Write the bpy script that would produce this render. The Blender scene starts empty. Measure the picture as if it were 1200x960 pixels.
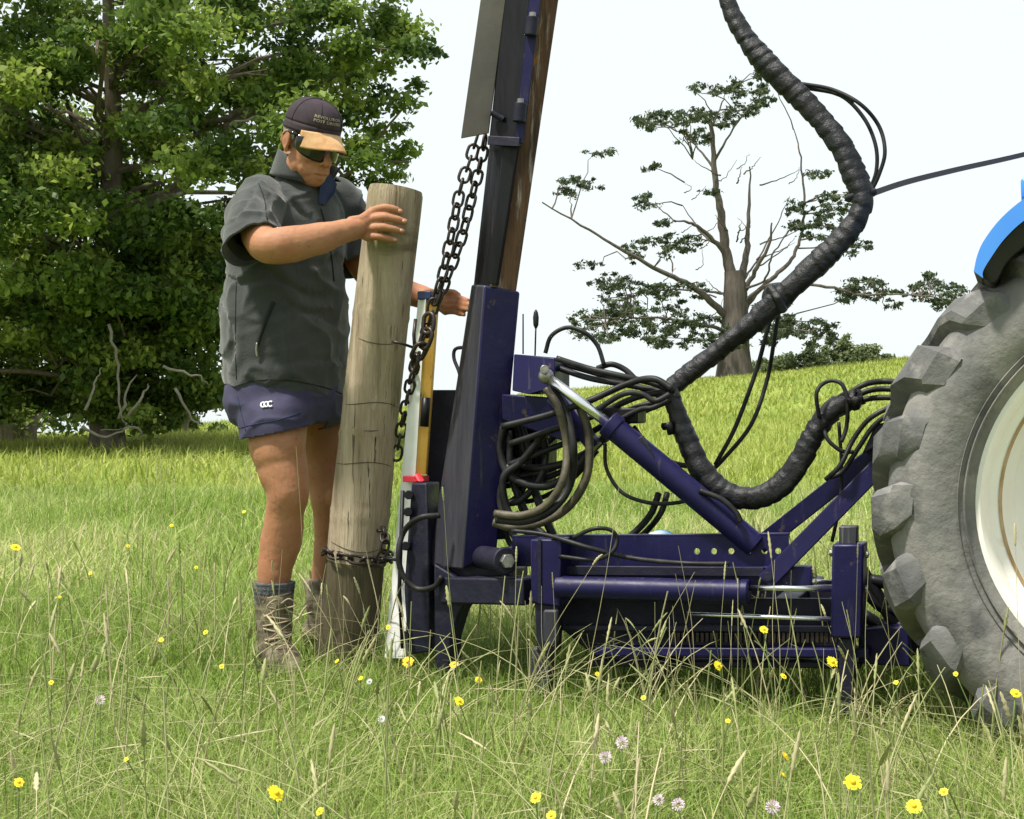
import bpy, bmesh, math, random
import numpy as np
from mathutils import Vector, Matrix, noise
from mathutils.bvhtree import BVHTree
PI = math.pi
R = math.radians
sc = bpy.context.scene
col = sc.collection
random.seed(7)

# ---------------------------------------------------------------- camera, sky, sun, exposure
FPX = 1650.0                     # focal length in pixels of a 1200 px wide picture
CZ = 0.8                         # eye height
cam = bpy.data.cameras.new('camera')
cam.sensor_width = 36.0
cam.lens = 36.0 * FPX / 1200.0
cam.clip_start = 0.05
cam.clip_end = 5000
co = bpy.data.objects.new('camera', cam)
col.objects.link(co)
co.location = (0, 0, CZ)
co.rotation_euler = (R(90), 0, 0)
sc.camera = co

SUN_EL, SUN_AZ = R(64), R(240)   # azimuth clockwise from +Y: behind and left of the camera
w = bpy.data.worlds.new('World')
sc.world = w
w.use_nodes = True
nt = w.node_tree
nt.nodes.clear()
sky = nt.nodes.new('ShaderNodeTexSky')
sky.sky_type = 'NISHITA'
sky.sun_disc = False
sky.sun_elevation = SUN_EL
sky.sun_rotation = SUN_AZ
sky.dust_density = 4.0
mixn = nt.nodes.new('ShaderNodeMix')
mixn.data_type = 'RGBA'
mixn.inputs[0].default_value = 0.93          # thin even cloud over the blue
mixn.inputs[7].default_value = (6.75, 7.30, 7.32, 1)
nt.links.new(sky.outputs[0], mixn.inputs[6])
bg = nt.nodes.new('ShaderNodeBackground')
bg.inputs[1].default_value = 0.082
nt.links.new(mixn.outputs[2], bg.inputs[0])
wo = nt.nodes.new('ShaderNodeOutputWorld')
nt.links.new(bg.outputs[0], wo.inputs[0])

sl = bpy.data.lights.new('sun', 'SUN')
sl.energy = 3.9
sl.angle = R(5)
sl.color = (1.0, 0.95, 0.86)
so = bpy.data.objects.new('sun', sl)
col.objects.link(so)
sd = Vector((math.sin(SUN_AZ) * math.cos(SUN_EL), math.cos(SUN_AZ) * math.cos(SUN_EL), math.sin(SUN_EL)))
so.rotation_euler = (-sd).to_track_quat('-Z', 'Y').to_euler()
so.location = (0, 0, 20)

sc.view_settings.view_transform = 'Standard'
sc.view_settings.look = 'None'
sc.view_settings.exposure = 0.86
sc.view_settings.gamma = 1
sc.view_settings.use_curve_mapping = False
sc.cycles.max_bounces = 6
sc.cycles.transparent_max_bounces = 6

# ---------------------------------------------------------------- projection helpers
def W(px, py, Y):
    return Vector(((px - 600) / FPX * Y, Y, CZ - (py - 480) / FPX * Y))
WN = Vector((0.34, 0.94, 0)).normalized()          # axle direction of tractor and machine
EN = Vector((0.94, -0.34, 0)).normalized()
Q0 = Vector((0.071, 3.92, 0))
def M(px, py, d=0.0):
    ray = Vector(((px - 600) / FPX, 1, -(py - 480) / FPX))
    Y = (Q0.dot(WN) + d) / ray.dot(WN)
    return Vector((ray.x * Y, Y, CZ + ray.z * Y))
def np_smooth(a, b, x):
    t = np.clip((x - a) / (b - a), 0, 1)
    return t * t * (3 - 2 * t)
def gz(x, y):
    x = np.asarray(x, float); y = np.asarray(y, float)
    k = np_smooth(8, 62, y)
    xs = np.clip(x, -60, 70)
    h = k * (1.27 + 0.098 * xs)
    h = h + 0.05 * np.sin(x * 0.35 + 1) * np.sin(y * 0.23) * np_smooth(6, 16, y)
    h = h + 0.012 * np.sin(x * 2.1) * np.sin(y * 1.7 + .5)
    far = np.clip(y - 66, 0, None)
    h = h - np.minimum(far * far * 0.004, 8 + far * 0.02)
    h = h - 0.045 * np.exp(-((x - 1.5) ** 2 + (y - 3.1) ** 2) / 0.5)
    return h
def gzf(x, y): return float(gz(x, y))

# ---------------------------------------------------------------- geometry kit
class G:
    def __init__(s): s.v = []; s.f = []; s.m = []
    def add(s, vs, fs, mi=0):
        b = len(s.v)
        s.v += [Vector(p) for p in vs]
        for f in fs: s.f.append([b + i for i in f]); s.m.append(mi)
    def box8(s, b4, t4, mis=None):
        fs = [(3, 2, 1, 0), (4, 5, 6, 7)] + [(i, (i + 1) % 4, 4 + (i + 1) % 4, 4 + i) for i in range(4)]
        b = len(s.v); s.v += [Vector(p) for p in list(b4) + list(t4)]
        for k, f in enumerate(fs): s.f.append([b + i for i in f]); s.m.append(mis[k] if mis else 0)
    def obox(s, c, ax, ay, az, mi=0):
        c = Vector(c)
        b4 = [c - ax - ay - az, c + ax - ay - az, c + ax + ay - az, c - ax + ay - az]
        t4 = [p + 2 * az for p in b4]
        s.box8(b4, t4, [mi] * 6)
    def slab(s, poly, off, mi=0):
        n = len(poly); off = Vector(off)
        vs = [Vector(p) for p in poly] + [Vector(p) + off for p in poly]
        fs = [list(range(n)), list(range(2 * n - 1, n - 1, -1))] + [(i, n + i, n + (i + 1) % n, (i + 1) % n) for i in range(n)]
        s.add(vs, fs, mi)
    def beam(s, p0, p1, wd, hd, up=Vector((0, 0, 1)), mi=0):
        p0 = Vector(p0); p1 = Vector(p1); t = (p1 - p0)
        L = t.length; t.normalize(); a = t.cross(up).normalized(); b = a.cross(t).normalized()
        s.obox((p0 + p1) / 2, t * L / 2, a * wd / 2, b * hd / 2, mi)
    def tube(s, pts, r, n=10, caps=True, closed=False, flat=None, mi=0):
        pts = [Vector(p) for p in pts]; N = len(pts)
        rs = [r] * N if not hasattr(r, '__len__') else list(r)
        b0 = len(s.v); prev = None
        for i, p in enumerate(pts):
            if closed: t = pts[(i + 1) % N] - pts[i - 1]
            else: t = pts[min(i + 1, N - 1)] - pts[max(i - 1, 0)]
            if t.length < 1e-9: t = Vector((0, 0, 1))
            t.normalize()
            if prev is None:
                a = t.cross(Vector((0, 0, 1)))
                if a.length < .1: a = t.cross(Vector((0, 1, 0)))
            else: a = prev - t * prev.dot(t)
            a.normalize(); prev = a; b = t.cross(a)
            for k in range(n):
                an = 2 * PI * k / n
                s.v.append(p + (a * math.cos(an) + b * math.sin(an) * (flat or 1)) * rs[i])
        for i in range(N if closed else N - 1):
            for k in range(n):
                j = (i + 1) % N
                s.f.append([b0 + i * n + k, b0 + i * n + (k + 1) % n, b0 + j * n + (k + 1) % n, b0 + j * n + k]); s.m.append(mi)
        if caps and not closed:
            s.f.append([b0 + k for k in range(n)][::-1]); s.m.append(mi)
            s.f.append([b0 + (N - 1) * n + k for k in range(n)]); s.m.append(mi)
    def cyl(s, p0, p1, r0, r1=None, n=24, mi=0): s.tube([p0, p1], [r0, r0 if r1 is None else r1], n, mi=mi)
    def ball(s, c, rad, basis=None, nu=16, nv=10, mi=0):
        c = Vector(c)
        if not hasattr(rad, '__len__'): rad = (rad,) * 3
        B = basis or (Vector((1, 0, 0)), Vector((0, 1, 0)), Vector((0, 0, 1)))
        vs = []; fs = []
        for i in range(1, nv):
            th = PI * i / nv
            for k in range(nu):
                ph = 2 * PI * k / nu
                vs.append(c + B[0] * rad[0] * math.sin(th) * math.cos(ph) + B[1] * rad[1] * math.sin(th) * math.sin(ph) + B[2] * rad[2] * math.cos(th))
        top = len(vs); vs.append(c + B[2] * rad[2]); bot = len(vs); vs.append(c - B[2] * rad[2])
        for i in range(nv - 2):
            for k in range(nu):
                fs.append((i * nu + k, (i + 1) * nu + k, (i + 1) * nu + (k + 1) % nu, i * nu + (k + 1) % nu))
        for k in range(nu):
            fs.append((top, k, (k + 1) % nu)); fs.append((bot, (nv - 2) * nu + (k + 1) % nu, (nv - 2) * nu + k))
        s.add(vs, fs, mi)
    def limb(s, pts, rs, n=20):
        """smooth tapered limb with rounded ends, through the given joints"""
        P, Rr = spline(pts, rs, 8)
        s.tube(P, Rr, n)
        s.ball(P[0], Rr[0]); s.ball(P[-1], Rr[-1])
    def loft(s, rings, n=32, caps=True):
        """rings: (centre, axis a, axis b) ellipses"""
        b0 = len(s.v)
        for c, a, b in rings:
            for k in range(n):
                t = 2 * PI * k / n
                s.v.append(Vector(c) + a * math.cos(t) + b * math.sin(t))
        for i in range(len(rings) - 1):
            for k in range(n):
                s.f.append([b0 + i * n + k, b0 + i * n + (k + 1) % n, b0 + (i + 1) * n + (k + 1) % n, b0 + (i + 1) * n + k]); s.m.append(0)
        if caps:
            s.f.append([b0 + k for k in range(n)][::-1]); s.m.append(0)
            s.f.append([b0 + (len(rings) - 1) * n + k for k in range(n)]); s.m.append(0)
    def revolve(s, c, ax, e1, e2, prof, n=64, a0=0, a1=2 * PI, mi=0):
        """prof: (radius, offset along axis)"""
        full = abs(a1 - a0 - 2 * PI) < 1e-6
        na = n if full else n + 1; m = len(prof); vs = []; fs = []
        for i in range(na):
            t = a0 + (a1 - a0) * i / n
            for r, o in prof: vs.append(c + ax * o + (e1 * math.cos(t) + e2 * math.sin(t)) * r)
        for i in range(n):
            j = (i + 1) % na
            for k in range(m - 1): fs.append((i * m + k, i * m + k + 1, j * m + k + 1, j * m + k))
        s.add(vs, fs, mi)
    def mesh(s, name):
        me = bpy.data.meshes.new(name)
        me.from_pydata([tuple(p) for p in s.v], [], s.f)
        me.validate(); me.update()
        if len(me.polygons) == len(s.m): me.polygons.foreach_set('material_index', s.m)
        bm = bmesh.new(); bm.from_mesh(me); bmesh.ops.recalc_face_normals(bm, faces=bm.faces); bm.to_mesh(me); bm.free()
        return me
    def build(s, name, mats, parent=None, smooth=40, bevel=0, origin=None):
        return put(s.mesh(name), name, mats, parent, smooth, bevel, origin)

def put(me, name, mats, parent=None, smooth=40, bevel=0, origin=None):
    """link a mesh whose vertices are in world space; the origin moves to its parent's base"""
    off = Vector(origin) if origin else Vector((0, 0, 0))
    if parent is not None:
        off = world_of(parent)
    me.transform(Matrix.Translation(-off))
    for m in (mats if isinstance(mats, (list, tuple)) else [mats]): me.materials.append(m)
    if smooth:
        me.polygons.foreach_set('use_smooth', [True] * len(me.polygons))
        if smooth < 180: me.set_sharp_from_angle(angle=R(smooth))
    o = bpy.data.objects.new(name, me); col.objects.link(o)
    if parent is not None: o.parent = parent
    else: o.location = off
    if bevel:
        b = o.modifiers.new('bevel', 'BEVEL'); b.width = bevel; b.segments = 2; b.limit_method = 'ANGLE'; b.angle_limit = R(40)
        b.use_clamp_overlap = True
    return o
def world_of(o):
    v = Vector(o.location)
    while o.parent: o = o.parent; v += Vector(o.location)
    return v
def thing(name, loc, label, cat, group=None):
    o = bpy.data.objects.new(name, None); col.objects.link(o); o.location = loc
    o.empty_display_size = 0.1
    o['label'] = label; o['category'] = cat
    if group: o['group'] = group
    return o
def tag(o, label=None, cat=None, group=None, kind=None):
    if label: o['label'] = label
    if cat: o['category'] = cat
    if group: o['group'] = group
    if kind: o['kind'] = kind
    return o
def spline(pts, rs=None, sub=8):
    pts = [Vector(p) for p in pts]; n = len(pts)
    rs = list(rs) if rs is not None else [0] * n
    P = []; Q = []
    for i in range(n - 1):
        p0 = pts[i - 1] if i else pts[0] * 2 - pts[1]
        p1 = pts[i]; p2 = pts[i + 1]
        p3 = pts[i + 2] if i + 2 < n else pts[-1] * 2 - pts[-2]
        for k in range(sub):
            t = k / sub
            P.append(0.5 * ((2 * p1) + (p2 - p0) * t + (2 * p0 - 5 * p1 + 4 * p2 - p3) * t * t + (3 * p1 - p0 - 3 * p2 + p3) * t ** 3))
            tt = t * t * (3 - 2 * t); Q.append(rs[i] * (1 - tt) + rs[i + 1] * tt)
    P.append(pts[-1]); Q.append(rs[-1])
    return P, Q
def remeshed(g, voxel, smooth=4, factor=.5):
    me = g.mesh('tmp'); o = bpy.data.objects.new('tmp', me); col.objects.link(o)
    m = o.modifiers.new('r', 'REMESH'); m.mode = 'VOXEL'; m.voxel_size = voxel; m.use_smooth_shade = True
    if smooth:
        q = o.modifiers.new('s', 'SMOOTH'); q.factor = factor; q.iterations = smooth
    dg = bpy.context.evaluated_depsgraph_get(); dg.update()
    out = bpy.data.meshes.new_from_object(o.evaluated_get(dg))
    bpy.data.objects.remove(o); bpy.data.meshes.remove(me)
    return out
def displace(me, fn):
    N = [v.normal.copy() for v in me.vertices]; C_ = [v.co.copy() for v in me.vertices]
    out = np.array([c + n * fn(c) for c, n in zip(C_, N)], dtype=np.float32)
    me.vertices.foreach_set('co', out.ravel()); me.update()
def cut(bm, co_, no_, radius):
    """open a hole: remove what lies beyond the plane, within radius of its point"""
    co_ = Vector(co_); no_ = Vector(no_).normalized()
    fs = [f for f in bm.faces if (f.calc_center_median() - co_).length < radius]
    gs = set(fs)
    for f in fs: gs.update(f.edges); gs.update(f.verts)
    r = bmesh.ops.bisect_plane(bm, geom=list(gs), plane_co=co_, plane_no=no_)
    dele = [f for f in bm.faces if (f.calc_center_median() - co_).dot(no_) > 1e-5 and (f.calc_center_median() - co_).length < radius]
    bmesh.ops.delete(bm, geom=dele, context='FACES')

# ---------------------------------------------------------------- materials
def mat(name, base, rough=.6, metal=0, spec=.5, var=None, scale=5, detail=5, bump=0, bscale=None, stretch=None, coat=0,
        layers=(), trans=0, obj_coords=True, rv=0, sheen=0, bdist=.01, sss=0):
    """base colour, optional noise mix to colour var; layers: (colour, scale, lo, hi, stretch) stains on top"""
    m = bpy.data.materials.new(name); m.use_nodes = True
    n = m.node_tree; L = n.links; b = n.nodes['Principled BSDF']
    b.inputs['Roughness'].default_value = rough; b.inputs['Metallic'].default_value = metal
    b.inputs['Specular IOR Level'].default_value = spec
    b.inputs['Coat Weight'].default_value = coat
    b.inputs['Sheen Weight'].default_value = sheen
    if sss:
        b.inputs['Subsurface Weight'].default_value = sss; b.inputs['Subsurface Radius'].default_value = (1, .35, .2); b.inputs['Subsurface Scale'].default_value = .008
    tc = n.nodes.new('ShaderNodeTexCoord')
    def noi(sc_, det, st):
        mp = n.nodes.new('ShaderNodeMapping'); L.new(tc.outputs['Object'], mp.inputs[0])
        if st: mp.inputs['Scale'].default_value = st
        t = n.nodes.new('ShaderNodeTexNoise'); t.inputs['Scale'].default_value = sc_; t.inputs['Detail'].default_value = det
        t.inputs['Roughness'].default_value = .62
        L.new(mp.outputs[0], t.inputs[0]); return t.outputs[0]
    def ramp(src, lo, hi):
        r_ = n.nodes.new('ShaderNodeMapRange'); L.new(src, r_.inputs[0]); r_.inputs[1].default_value = lo; r_.inputs[2].default_value = hi
        return r_.outputs[0]
    rgb = n.nodes.new('ShaderNodeRGB'); rgb.outputs[0].default_value = (*base, 1); cur = rgb.outputs[0]
    def mixc(f, a, colr):
        x = n.nodes.new('ShaderNodeMix'); x.data_type = 'RGBA'; L.new(f, x.inputs[0]); L.new(a, x.inputs[6]); x.inputs[7].default_value = (*colr, 1)
        return x.outputs[2]
    if var: cur = mixc(ramp(noi(scale, detail, stretch), .35, .65), cur, var)
    for (c_, s_, lo, hi, st) in layers: cur = mixc(ramp(noi(s_, 6, st), lo, hi), cur, c_)
    L.new(cur, b.inputs['Base Color'])
    if rv:
        q = n.nodes.new('ShaderNodeMapRange'); L.new(noi(scale * 1.7, 5, stretch), q.inputs[0])
        q.inputs[1].default_value = .3; q.inputs[2].default_value = .7
        q.inputs[3].default_value = max(0, rough - rv); q.inputs[4].default_value = min(1, rough + rv); L.new(q.outputs[0], b.inputs['Roughness'])
    if bump:
        bp = n.nodes.new('ShaderNodeBump'); bp.inputs['Strength'].default_value = bump; bp.inputs['Distance'].default_value = bdist
        L.new(noi(bscale or scale * 3, 6, stretch), bp.inputs['Height']); L.new(bp.outputs[0], b.inputs['Normal'])
    if trans:
        tr = n.nodes.new('ShaderNodeBsdfTranslucent'); L.new(cur, tr.inputs[0])
        mx = n.nodes.new('ShaderNodeMixShader'); mx.inputs[0].default_value = trans
        L.new(b.outputs[0], mx.inputs[1]); L.new(tr.outputs[0], mx.inputs[2]); L.new(mx.outputs[0], n.nodes['Material Output'].inputs[0])
    return m
def leafmat(name, stops, trans=.35, rough=.6, spec=.25, posvar=None):
    """colour from the per-leaf 'tint' attribute through a ramp, thin translucent leaf"""
    m = bpy.data.materials.new(name); m.use_nodes = True
    n = m.node_tree; L = n.links; b = n.nodes['Principled BSDF']
    b.inputs['Roughness'].default_value = rough; b.inputs['Specular IOR Level'].default_value = spec
    at = n.nodes.new('ShaderNodeAttribute'); at.attribute_name = 'tint'
    cr = n.nodes.new('ShaderNodeValToRGB'); L.new(at.outputs['Fac'], cr.inputs[0])
    e = cr.color_ramp.elements
    e[0].position = stops[0][0]; e[0].color = (*stops[0][1], 1)
    e[1].position = stops[-1][0]; e[1].color = (*stops[-1][1], 1)
    for p, c_ in stops[1:-1]:
        k = e.new(p); k.color = (*c_, 1)
    L.new(cr.outputs[0], b.inputs['Base Color'])
    tr = n.nodes.new('ShaderNodeBsdfTranslucent'); L.new(cr.outputs[0], tr.inputs[0])
    mx = n.nodes.new('ShaderNodeMixShader'); mx.inputs[0].default_value = trans
    L.new(b.outputs[0], mx.inputs[1]); L.new(tr.outputs[0], mx.inputs[2]); L.new(mx.outputs[0], n.nodes['Material Output'].inputs[0])
    return m

MT = {}
MT['ground'] = mat('meadow_ground', (.13, .185, .035), .95, spec=.1, var=(.21, .27, .06), scale=.35, detail=8, bump=.6, bscale=30,
                   layers=(((.07, .075, .03), 3.0, .55, .75, None),))
MT['grass'] = leafmat('grass_blade', [(0, (.050, .100, .014)), (.3, (.145, .225, .032)), (.6, (.245, .350, .066)), (.85, (.41, .465, .17)), (1, (.60, .54, .31))], .40)
MT['grass_far'] = leafmat('far_grass_blade', [(0, (.17, .235, .032)), (.5, (.275, .335, .055)), (1, (.42, .44, .13))], .36)
MT['straw'] = leafmat('seed_stalk', [(0, (.22, .27, .09)), (.5, (.42, .42, .2)), (1, (.6, .52, .34))], .25)
MT['skin'] = mat('tanned_skin', (.31, .140, .070), .6, spec=.28, var=(.38, .185, .10), scale=9, bump=.3, bscale=90, bdist=.004, sss=.2,
                 layers=(((.32, .10, .06), 12, .55, .90, None), ((.22, .10, .055), 70, .58, .75, None)))
MT['nail'] = mat('fingernail', (.42, .22, .15), .4)
MT['fleece'] = mat('grey_green_fleece', (.037, .041, .040), .95, spec=.12, var=(.051, .055, .054), scale=9, bump=.5, bscale=160, sheen=.25, bdist=.003)
MT['fleece_dark'] = mat('dark_fleece_seam', (.02, .023, .022), .9, spec=.1)
MT['navy_cloth'] = mat('navy_collar_cloth', (.02, .03, .075), .8, spec=.2, var=(.028, .04, .09), scale=30)
MT['shorts'] = mat('navy_drill', (.036, .034, .068), .85, spec=.2, var=(.06, .056, .10), scale=7, bump=.4, bscale=120, bdist=.003)
MT['logo'] = mat('white_embroidery', (.75, .75, .78), .8)
MT['cap'] = mat('faded_black_twill', (.028, .021, .027), .9, spec=.2, var=(.05, .038, .047), scale=12, bump=.3, bscale=150, bdist=.002)
MT['capseam'] = mat('cap_seam', (.012, .009, .012), .9)
MT['brim'] = mat('tan_brim', (.40, .215, .095), .85, spec=.2, var=(.58, .38, .21), scale=18, bump=.3, bscale=120, bdist=.002)
MT['thread'] = mat('pale_thread', (.30, .26, .17), .8)
MT['lens'] = mat('black_lens', (.004, .004, .005), .12, spec=.6)
MT['hair'] = mat('grey_hair', (.16, .13, .11), .8, var=(.3, .27, .24), scale=90, bump=.6, bscale=200, stretch=(1, 1, .2))
MT['sock'] = mat('grey_wool', (.06, .062, .07), .95, spec=.1, var=(.14, .145, .155), scale=60, bump=.6, bscale=150)
MT['boot'] = mat('muddy_boot_leather', (.050, .038, .026), .85, spec=.2, var=(.22, .19, .13), scale=17, detail=8, bump=.6, bscale=45,
                 layers=(((.03, .022, .016), 22, .55, .72, None),))
MT['lace'] = mat('tan_bootlace', (.34, .28, .18), .9)
MT['sole'] = mat('boot_sole', (.02, .018, .015), .8)
MT['wood'] = mat('weathered_post_wood', (.25, .19, .13), .9, spec=.15, var=(.42, .35, .25), scale=5, detail=9, bump=1.0, bscale=22, stretch=(5, 5, .4),
                 layers=(((.13, .10, .06), 9, .58, .70, (7, 7, .35)), ((.05, .038, .025), 11, .635, .665, (8, 8, .16)), ((.10, .08, .05), 2.2, .60, .72, (1, 1, 3)), ((.20, .185, .09), 3, .52, .75, (2, 2, .8)), ((.5, .43, .33), 7, .62, .8, (3, 3, .7))))
MT['woodwet'] = mat('soil_stained_post_wood', (.062, .052, .031), .9, spec=.15, var=(.11, .09, .055), scale=6, detail=8, bump=.9, bscale=18, stretch=(6, 6, .5),
                    layers=(((.04, .033, .02), 9, .55, .7, (7, 7, .35)),))
MT['navy'] = mat('navy_machine_paint', (.0058, .005, .038), .42, spec=.25, var=(.010, .008, .055), scale=6, rv=.12, coat=.0, bump=.15, bscale=20,
                 layers=(((.045, .04, .05), 3.5, .62, .9, None), ((.055, .038, .034), 24, .65, .69, None), ((.05, .045, .06), 9, .60, .75, (5, 5, .5))))
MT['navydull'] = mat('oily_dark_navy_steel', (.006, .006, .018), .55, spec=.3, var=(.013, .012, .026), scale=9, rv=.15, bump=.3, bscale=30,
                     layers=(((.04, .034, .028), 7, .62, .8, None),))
MT['graphite'] = mat('scuffed_graphite_steel', (.020, .020, .030), .5, spec=.4, var=(.036, .036, .046), scale=5, stretch=(4, 4, .6), rv=.15, bump=.3, bscale=14,
                     layers=(((.16, .155, .16), 8, .64, .78, (7, 7, .25)),))
MT['rail'] = mat('greasy_black_rail', (.004, .004, .006), .45, spec=.22, var=(.010, .010, .013), scale=8, stretch=(4, 4, .5), rv=.15,
                 layers=(((.10, .09, .09), 9, .66, .8, (8, 8, .2)),))
MT['rust'] = mat('rusty_slide_face', (.055, .028, .015), .7, spec=.25, var=(.14, .075, .04), scale=7, detail=8, stretch=(6, 6, .6), bump=.5, bscale=12,
                 layers=(((.36, .31, .28), 6, .55, .66, (9, 9, .22)), ((.03, .018, .012), 6, .55, .72, (6, 6, .3)), ((.42, .19, .03), 5, .60, .70, (3, 3, .8))))
MT['plate'] = mat('dull_steel_plate', (.135, .112, .112), .55, metal=.15, spec=.3, var=(.19, .165, .16), scale=3, bump=.15, bscale=9, rv=.12,
                  layers=(((.13, .105, .085), 4, .55, .8, None), ((.34, .31, .30), 2.4, .64, .72, None)))
MT['chrome'] = mat('chrome_rod', (.75, .75, .78), .22, metal=1)
MT['steel'] = mat('bare_steel', (.35, .34, .33), .4, metal=.8, var=(.2, .19, .18), scale=40)
MT['hose'] = mat('black_rubber_hose', (.006, .006, .007), .50, spec=.24, var=(.022, .022, .023), scale=20, rv=.1,
                 layers=(((.07, .06, .045), 8, .62, .8, None),))
MT['hosebrown'] = mat('mud_smeared_hose', (.04, .033, .022), .55, spec=.4, var=(.10, .085, .055), scale=14, bump=.3)
MT['wrap'] = mat('cloth_wrapped_hose_bundle', (.0055, .0055, .007), .46, spec=.38, var=(.013, .013, .016), scale=14, bump=.6, bscale=45,
                 layers=(((.040, .040, .046), 16, .62, .8, None),))
MT['chain'] = mat('oily_chain_steel', (.020, .016, .015), .42, metal=.4, spec=.4, var=(.045, .032, .026), scale=40, rv=.15)
MT['white'] = mat('chipped_white_paint', (.62, .62, .60), .6, var=(.72, .72, .70), scale=9, layers=(((.10, .09, .08), 14, .66, .72, (3, 3, .6)),))
MT['yellow'] = mat('chipped_yellow_paint', (.52, .27, .03), .55, var=(.62, .36, .06), scale=9, layers=(((.06, .04, .025), 15, .60, .68, (3, 3, .7)),))
MT['red'] = mat('red_tape', (.55, .02, .04), .5)
MT['bluecap'] = mat('dark_blue_cap', (.01, .02, .09), .45)
MT['tyre'] = mat('dusty_tyre_rubber', (.13, .13, .128), .85, spec=.2, var=(.235, .225, .205), scale=5.5, detail=9, bump=.55, bscale=30,
                 layers=(((.075, .074, .075), 7, .54, .72, None), ((.28, .265, .24), 11, .62, .8, None)))
MT['lug'] = mat('scuffed_dark_lug_rubber', (.085, .086, .09), .75, spec=.25, var=(.16, .157, .15), scale=7, detail=9, bump=.5, bscale=30,
                layers=(((.22, .21, .20), 16, .56, .70, None), ((.02, .02, .022), 9, .60, .7, None)))
MT['rim'] = mat('cream_rim_paint', (.78, .74, .70), .5, spec=.4, var=(.84, .81, .77), scale=5, layers=(((.42, .26, .12), 7, .62, .8, None),))
MT['rustline'] = mat('rust_stained_seam', (.30, .19, .08), .8, var=(.45, .33, .2), scale=12)
MT['fender'] = mat('bright_blue_tractor_paint', (.04, .22, .72), .3, spec=.5, coat=.4, var=(.05, .25, .75), scale=4)
MT['fblack'] = mat('black_underside', (.012, .012, .014), .7)
MT['strap'] = mat('woven_strap', (.02, .02, .032), .8)
MT['bark'] = mat('grey_bark', (.11, .085, .062), .95, spec=.1, var=(.19, .16, .125), scale=3, detail=8, bump=1, bscale=7, stretch=(3, 3, .5))
MT['greybark'] = mat('bleached_grey_bark', (.085, .070, .060), .95, spec=.1, var=(.15, .13, .115), scale=2.5, detail=8, bump=1, bscale=7, stretch=(3, 3, .5))
MT['deadwood'] = mat('pale_dead_wood', (.22, .20, .17), .9, var=(.14, .12, .10), scale=6)
MT['leafa'] = leafmat('broad_leaf', [(0, (.028, .058, .016)), (.4, (.10, .165, .030)), (.75, (.22, .30, .055)), (1, (.34, .40, .085))], .44, .5, .3)
MT['needle'] = leafmat('cypress_foliage', [(0, (.034, .052, .028)), (.6, (.075, .10, .05)), (1, (.12, .15, .07))], .25)
MT['bush'] = leafmat('shrub_leaf', [(0, (.08, .11, .045)), (.6, (.15, .19, .085)), (1, (.24, .28, .13))], .25)
MT['petal'] = mat('yellow_petal', (.88, .74, .03), .6, trans=.3)
MT['petalcore'] = mat('golden_flower_centre', (.82, .52, .01), .7)
MT['clover'] = mat('pale_clover_bloom', (.55, .40, .52), .7, var=(.75, .62, .68), scale=200, trans=.25)
MT['stem'] = mat('green_stem', (.16, .24, .06), .7, trans=.2)

# ---------------------------------------------------------------- ground
def build_ground():
    xs = np.concatenate([np.linspace(-1200, -80, 14), np.linspace(-75, -12, 30), np.linspace(-11, 11, 90), np.linspace(12, 85, 36), np.linspace(95, 1200, 14)])
    ys = np.concatenate([np.linspace(-60, -2, 12), np.linspace(-1, 10, 70), np.linspace(10.4, 72, 110), np.linspace(76, 140, 20), np.linspace(160, 2500, 20)])
    X, Yg = np.meshgrid(xs, ys); Z = gz(X, Yg)
    v = np.stack([X, Yg, Z], -1).reshape(-1, 3); nx = len(xs)
    i, j = np.meshgrid(np.arange(len(ys) - 1), np.arange(nx - 1), indexing='ij')
    a = (i * nx + j).ravel(); f = np.stack([a, a + 1, a + nx + 1, a + nx], -1)
    me = bpy.data.meshes.new('meadow'); me.from_pydata(v.tolist(), [], f.tolist())
    o = put(me, 'meadow', MT['ground'], smooth=180); tag(o, 'rising green meadow', kind='structure')
build_ground()

# ---------------------------------------------------------------- vectorised plants
def vnoise(x, y, s, seed):
    rg = np.random.RandomState(seed); g = rg.rand(64, 64)
    u = x / s; v = y / s; i = np.floor(u).astype(int); j = np.floor(v).astype(int); a = u - i; b = v - j
    a = a * a * (3 - 2 * a); b = b * b * (3 - 2 * b)
    i %= 64; j %= 64; i1 = (i + 1) % 64; j1 = (j + 1) % 64
    return (g[i, j] * (1 - a) + g[i1, j] * a) * (1 - b) + (g[i, j1] * (1 - a) + g[i1, j1] * a) * b
def np_mesh(name, V, F, tint_per_vert, m, smooth=True):
    me = bpy.data.meshes.new(name); n = len(V); k = F.shape[1]
    me.vertices.add(n); me.vertices.foreach_set('co', V.astype(np.float32).ravel())
    me.loops.add(F.size); me.loops.foreach_set('vertex_index', F.astype(np.int32).ravel())
    me.polygons.add(len(F)); me.polygons.foreach_set('loop_start', np.arange(0, F.size, k, dtype=np.int32))
    try: me.polygons.foreach_set('loop_total', np.full(len(F), k, dtype=np.int32))
    except Exception: pass
    me.update(calc_edges=True)
    if smooth: me.polygons.foreach_set('use_smooth', np.ones(len(F), dtype=bool))
    at = me.attributes.new('tint', 'FLOAT', 'POINT'); at.data.foreach_set('value', tint_per_vert.astype(np.float32))
    me.materials.append(m)
    o = bpy.data.objects.new(name, me); col.objects.link(o)
    return o
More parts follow.
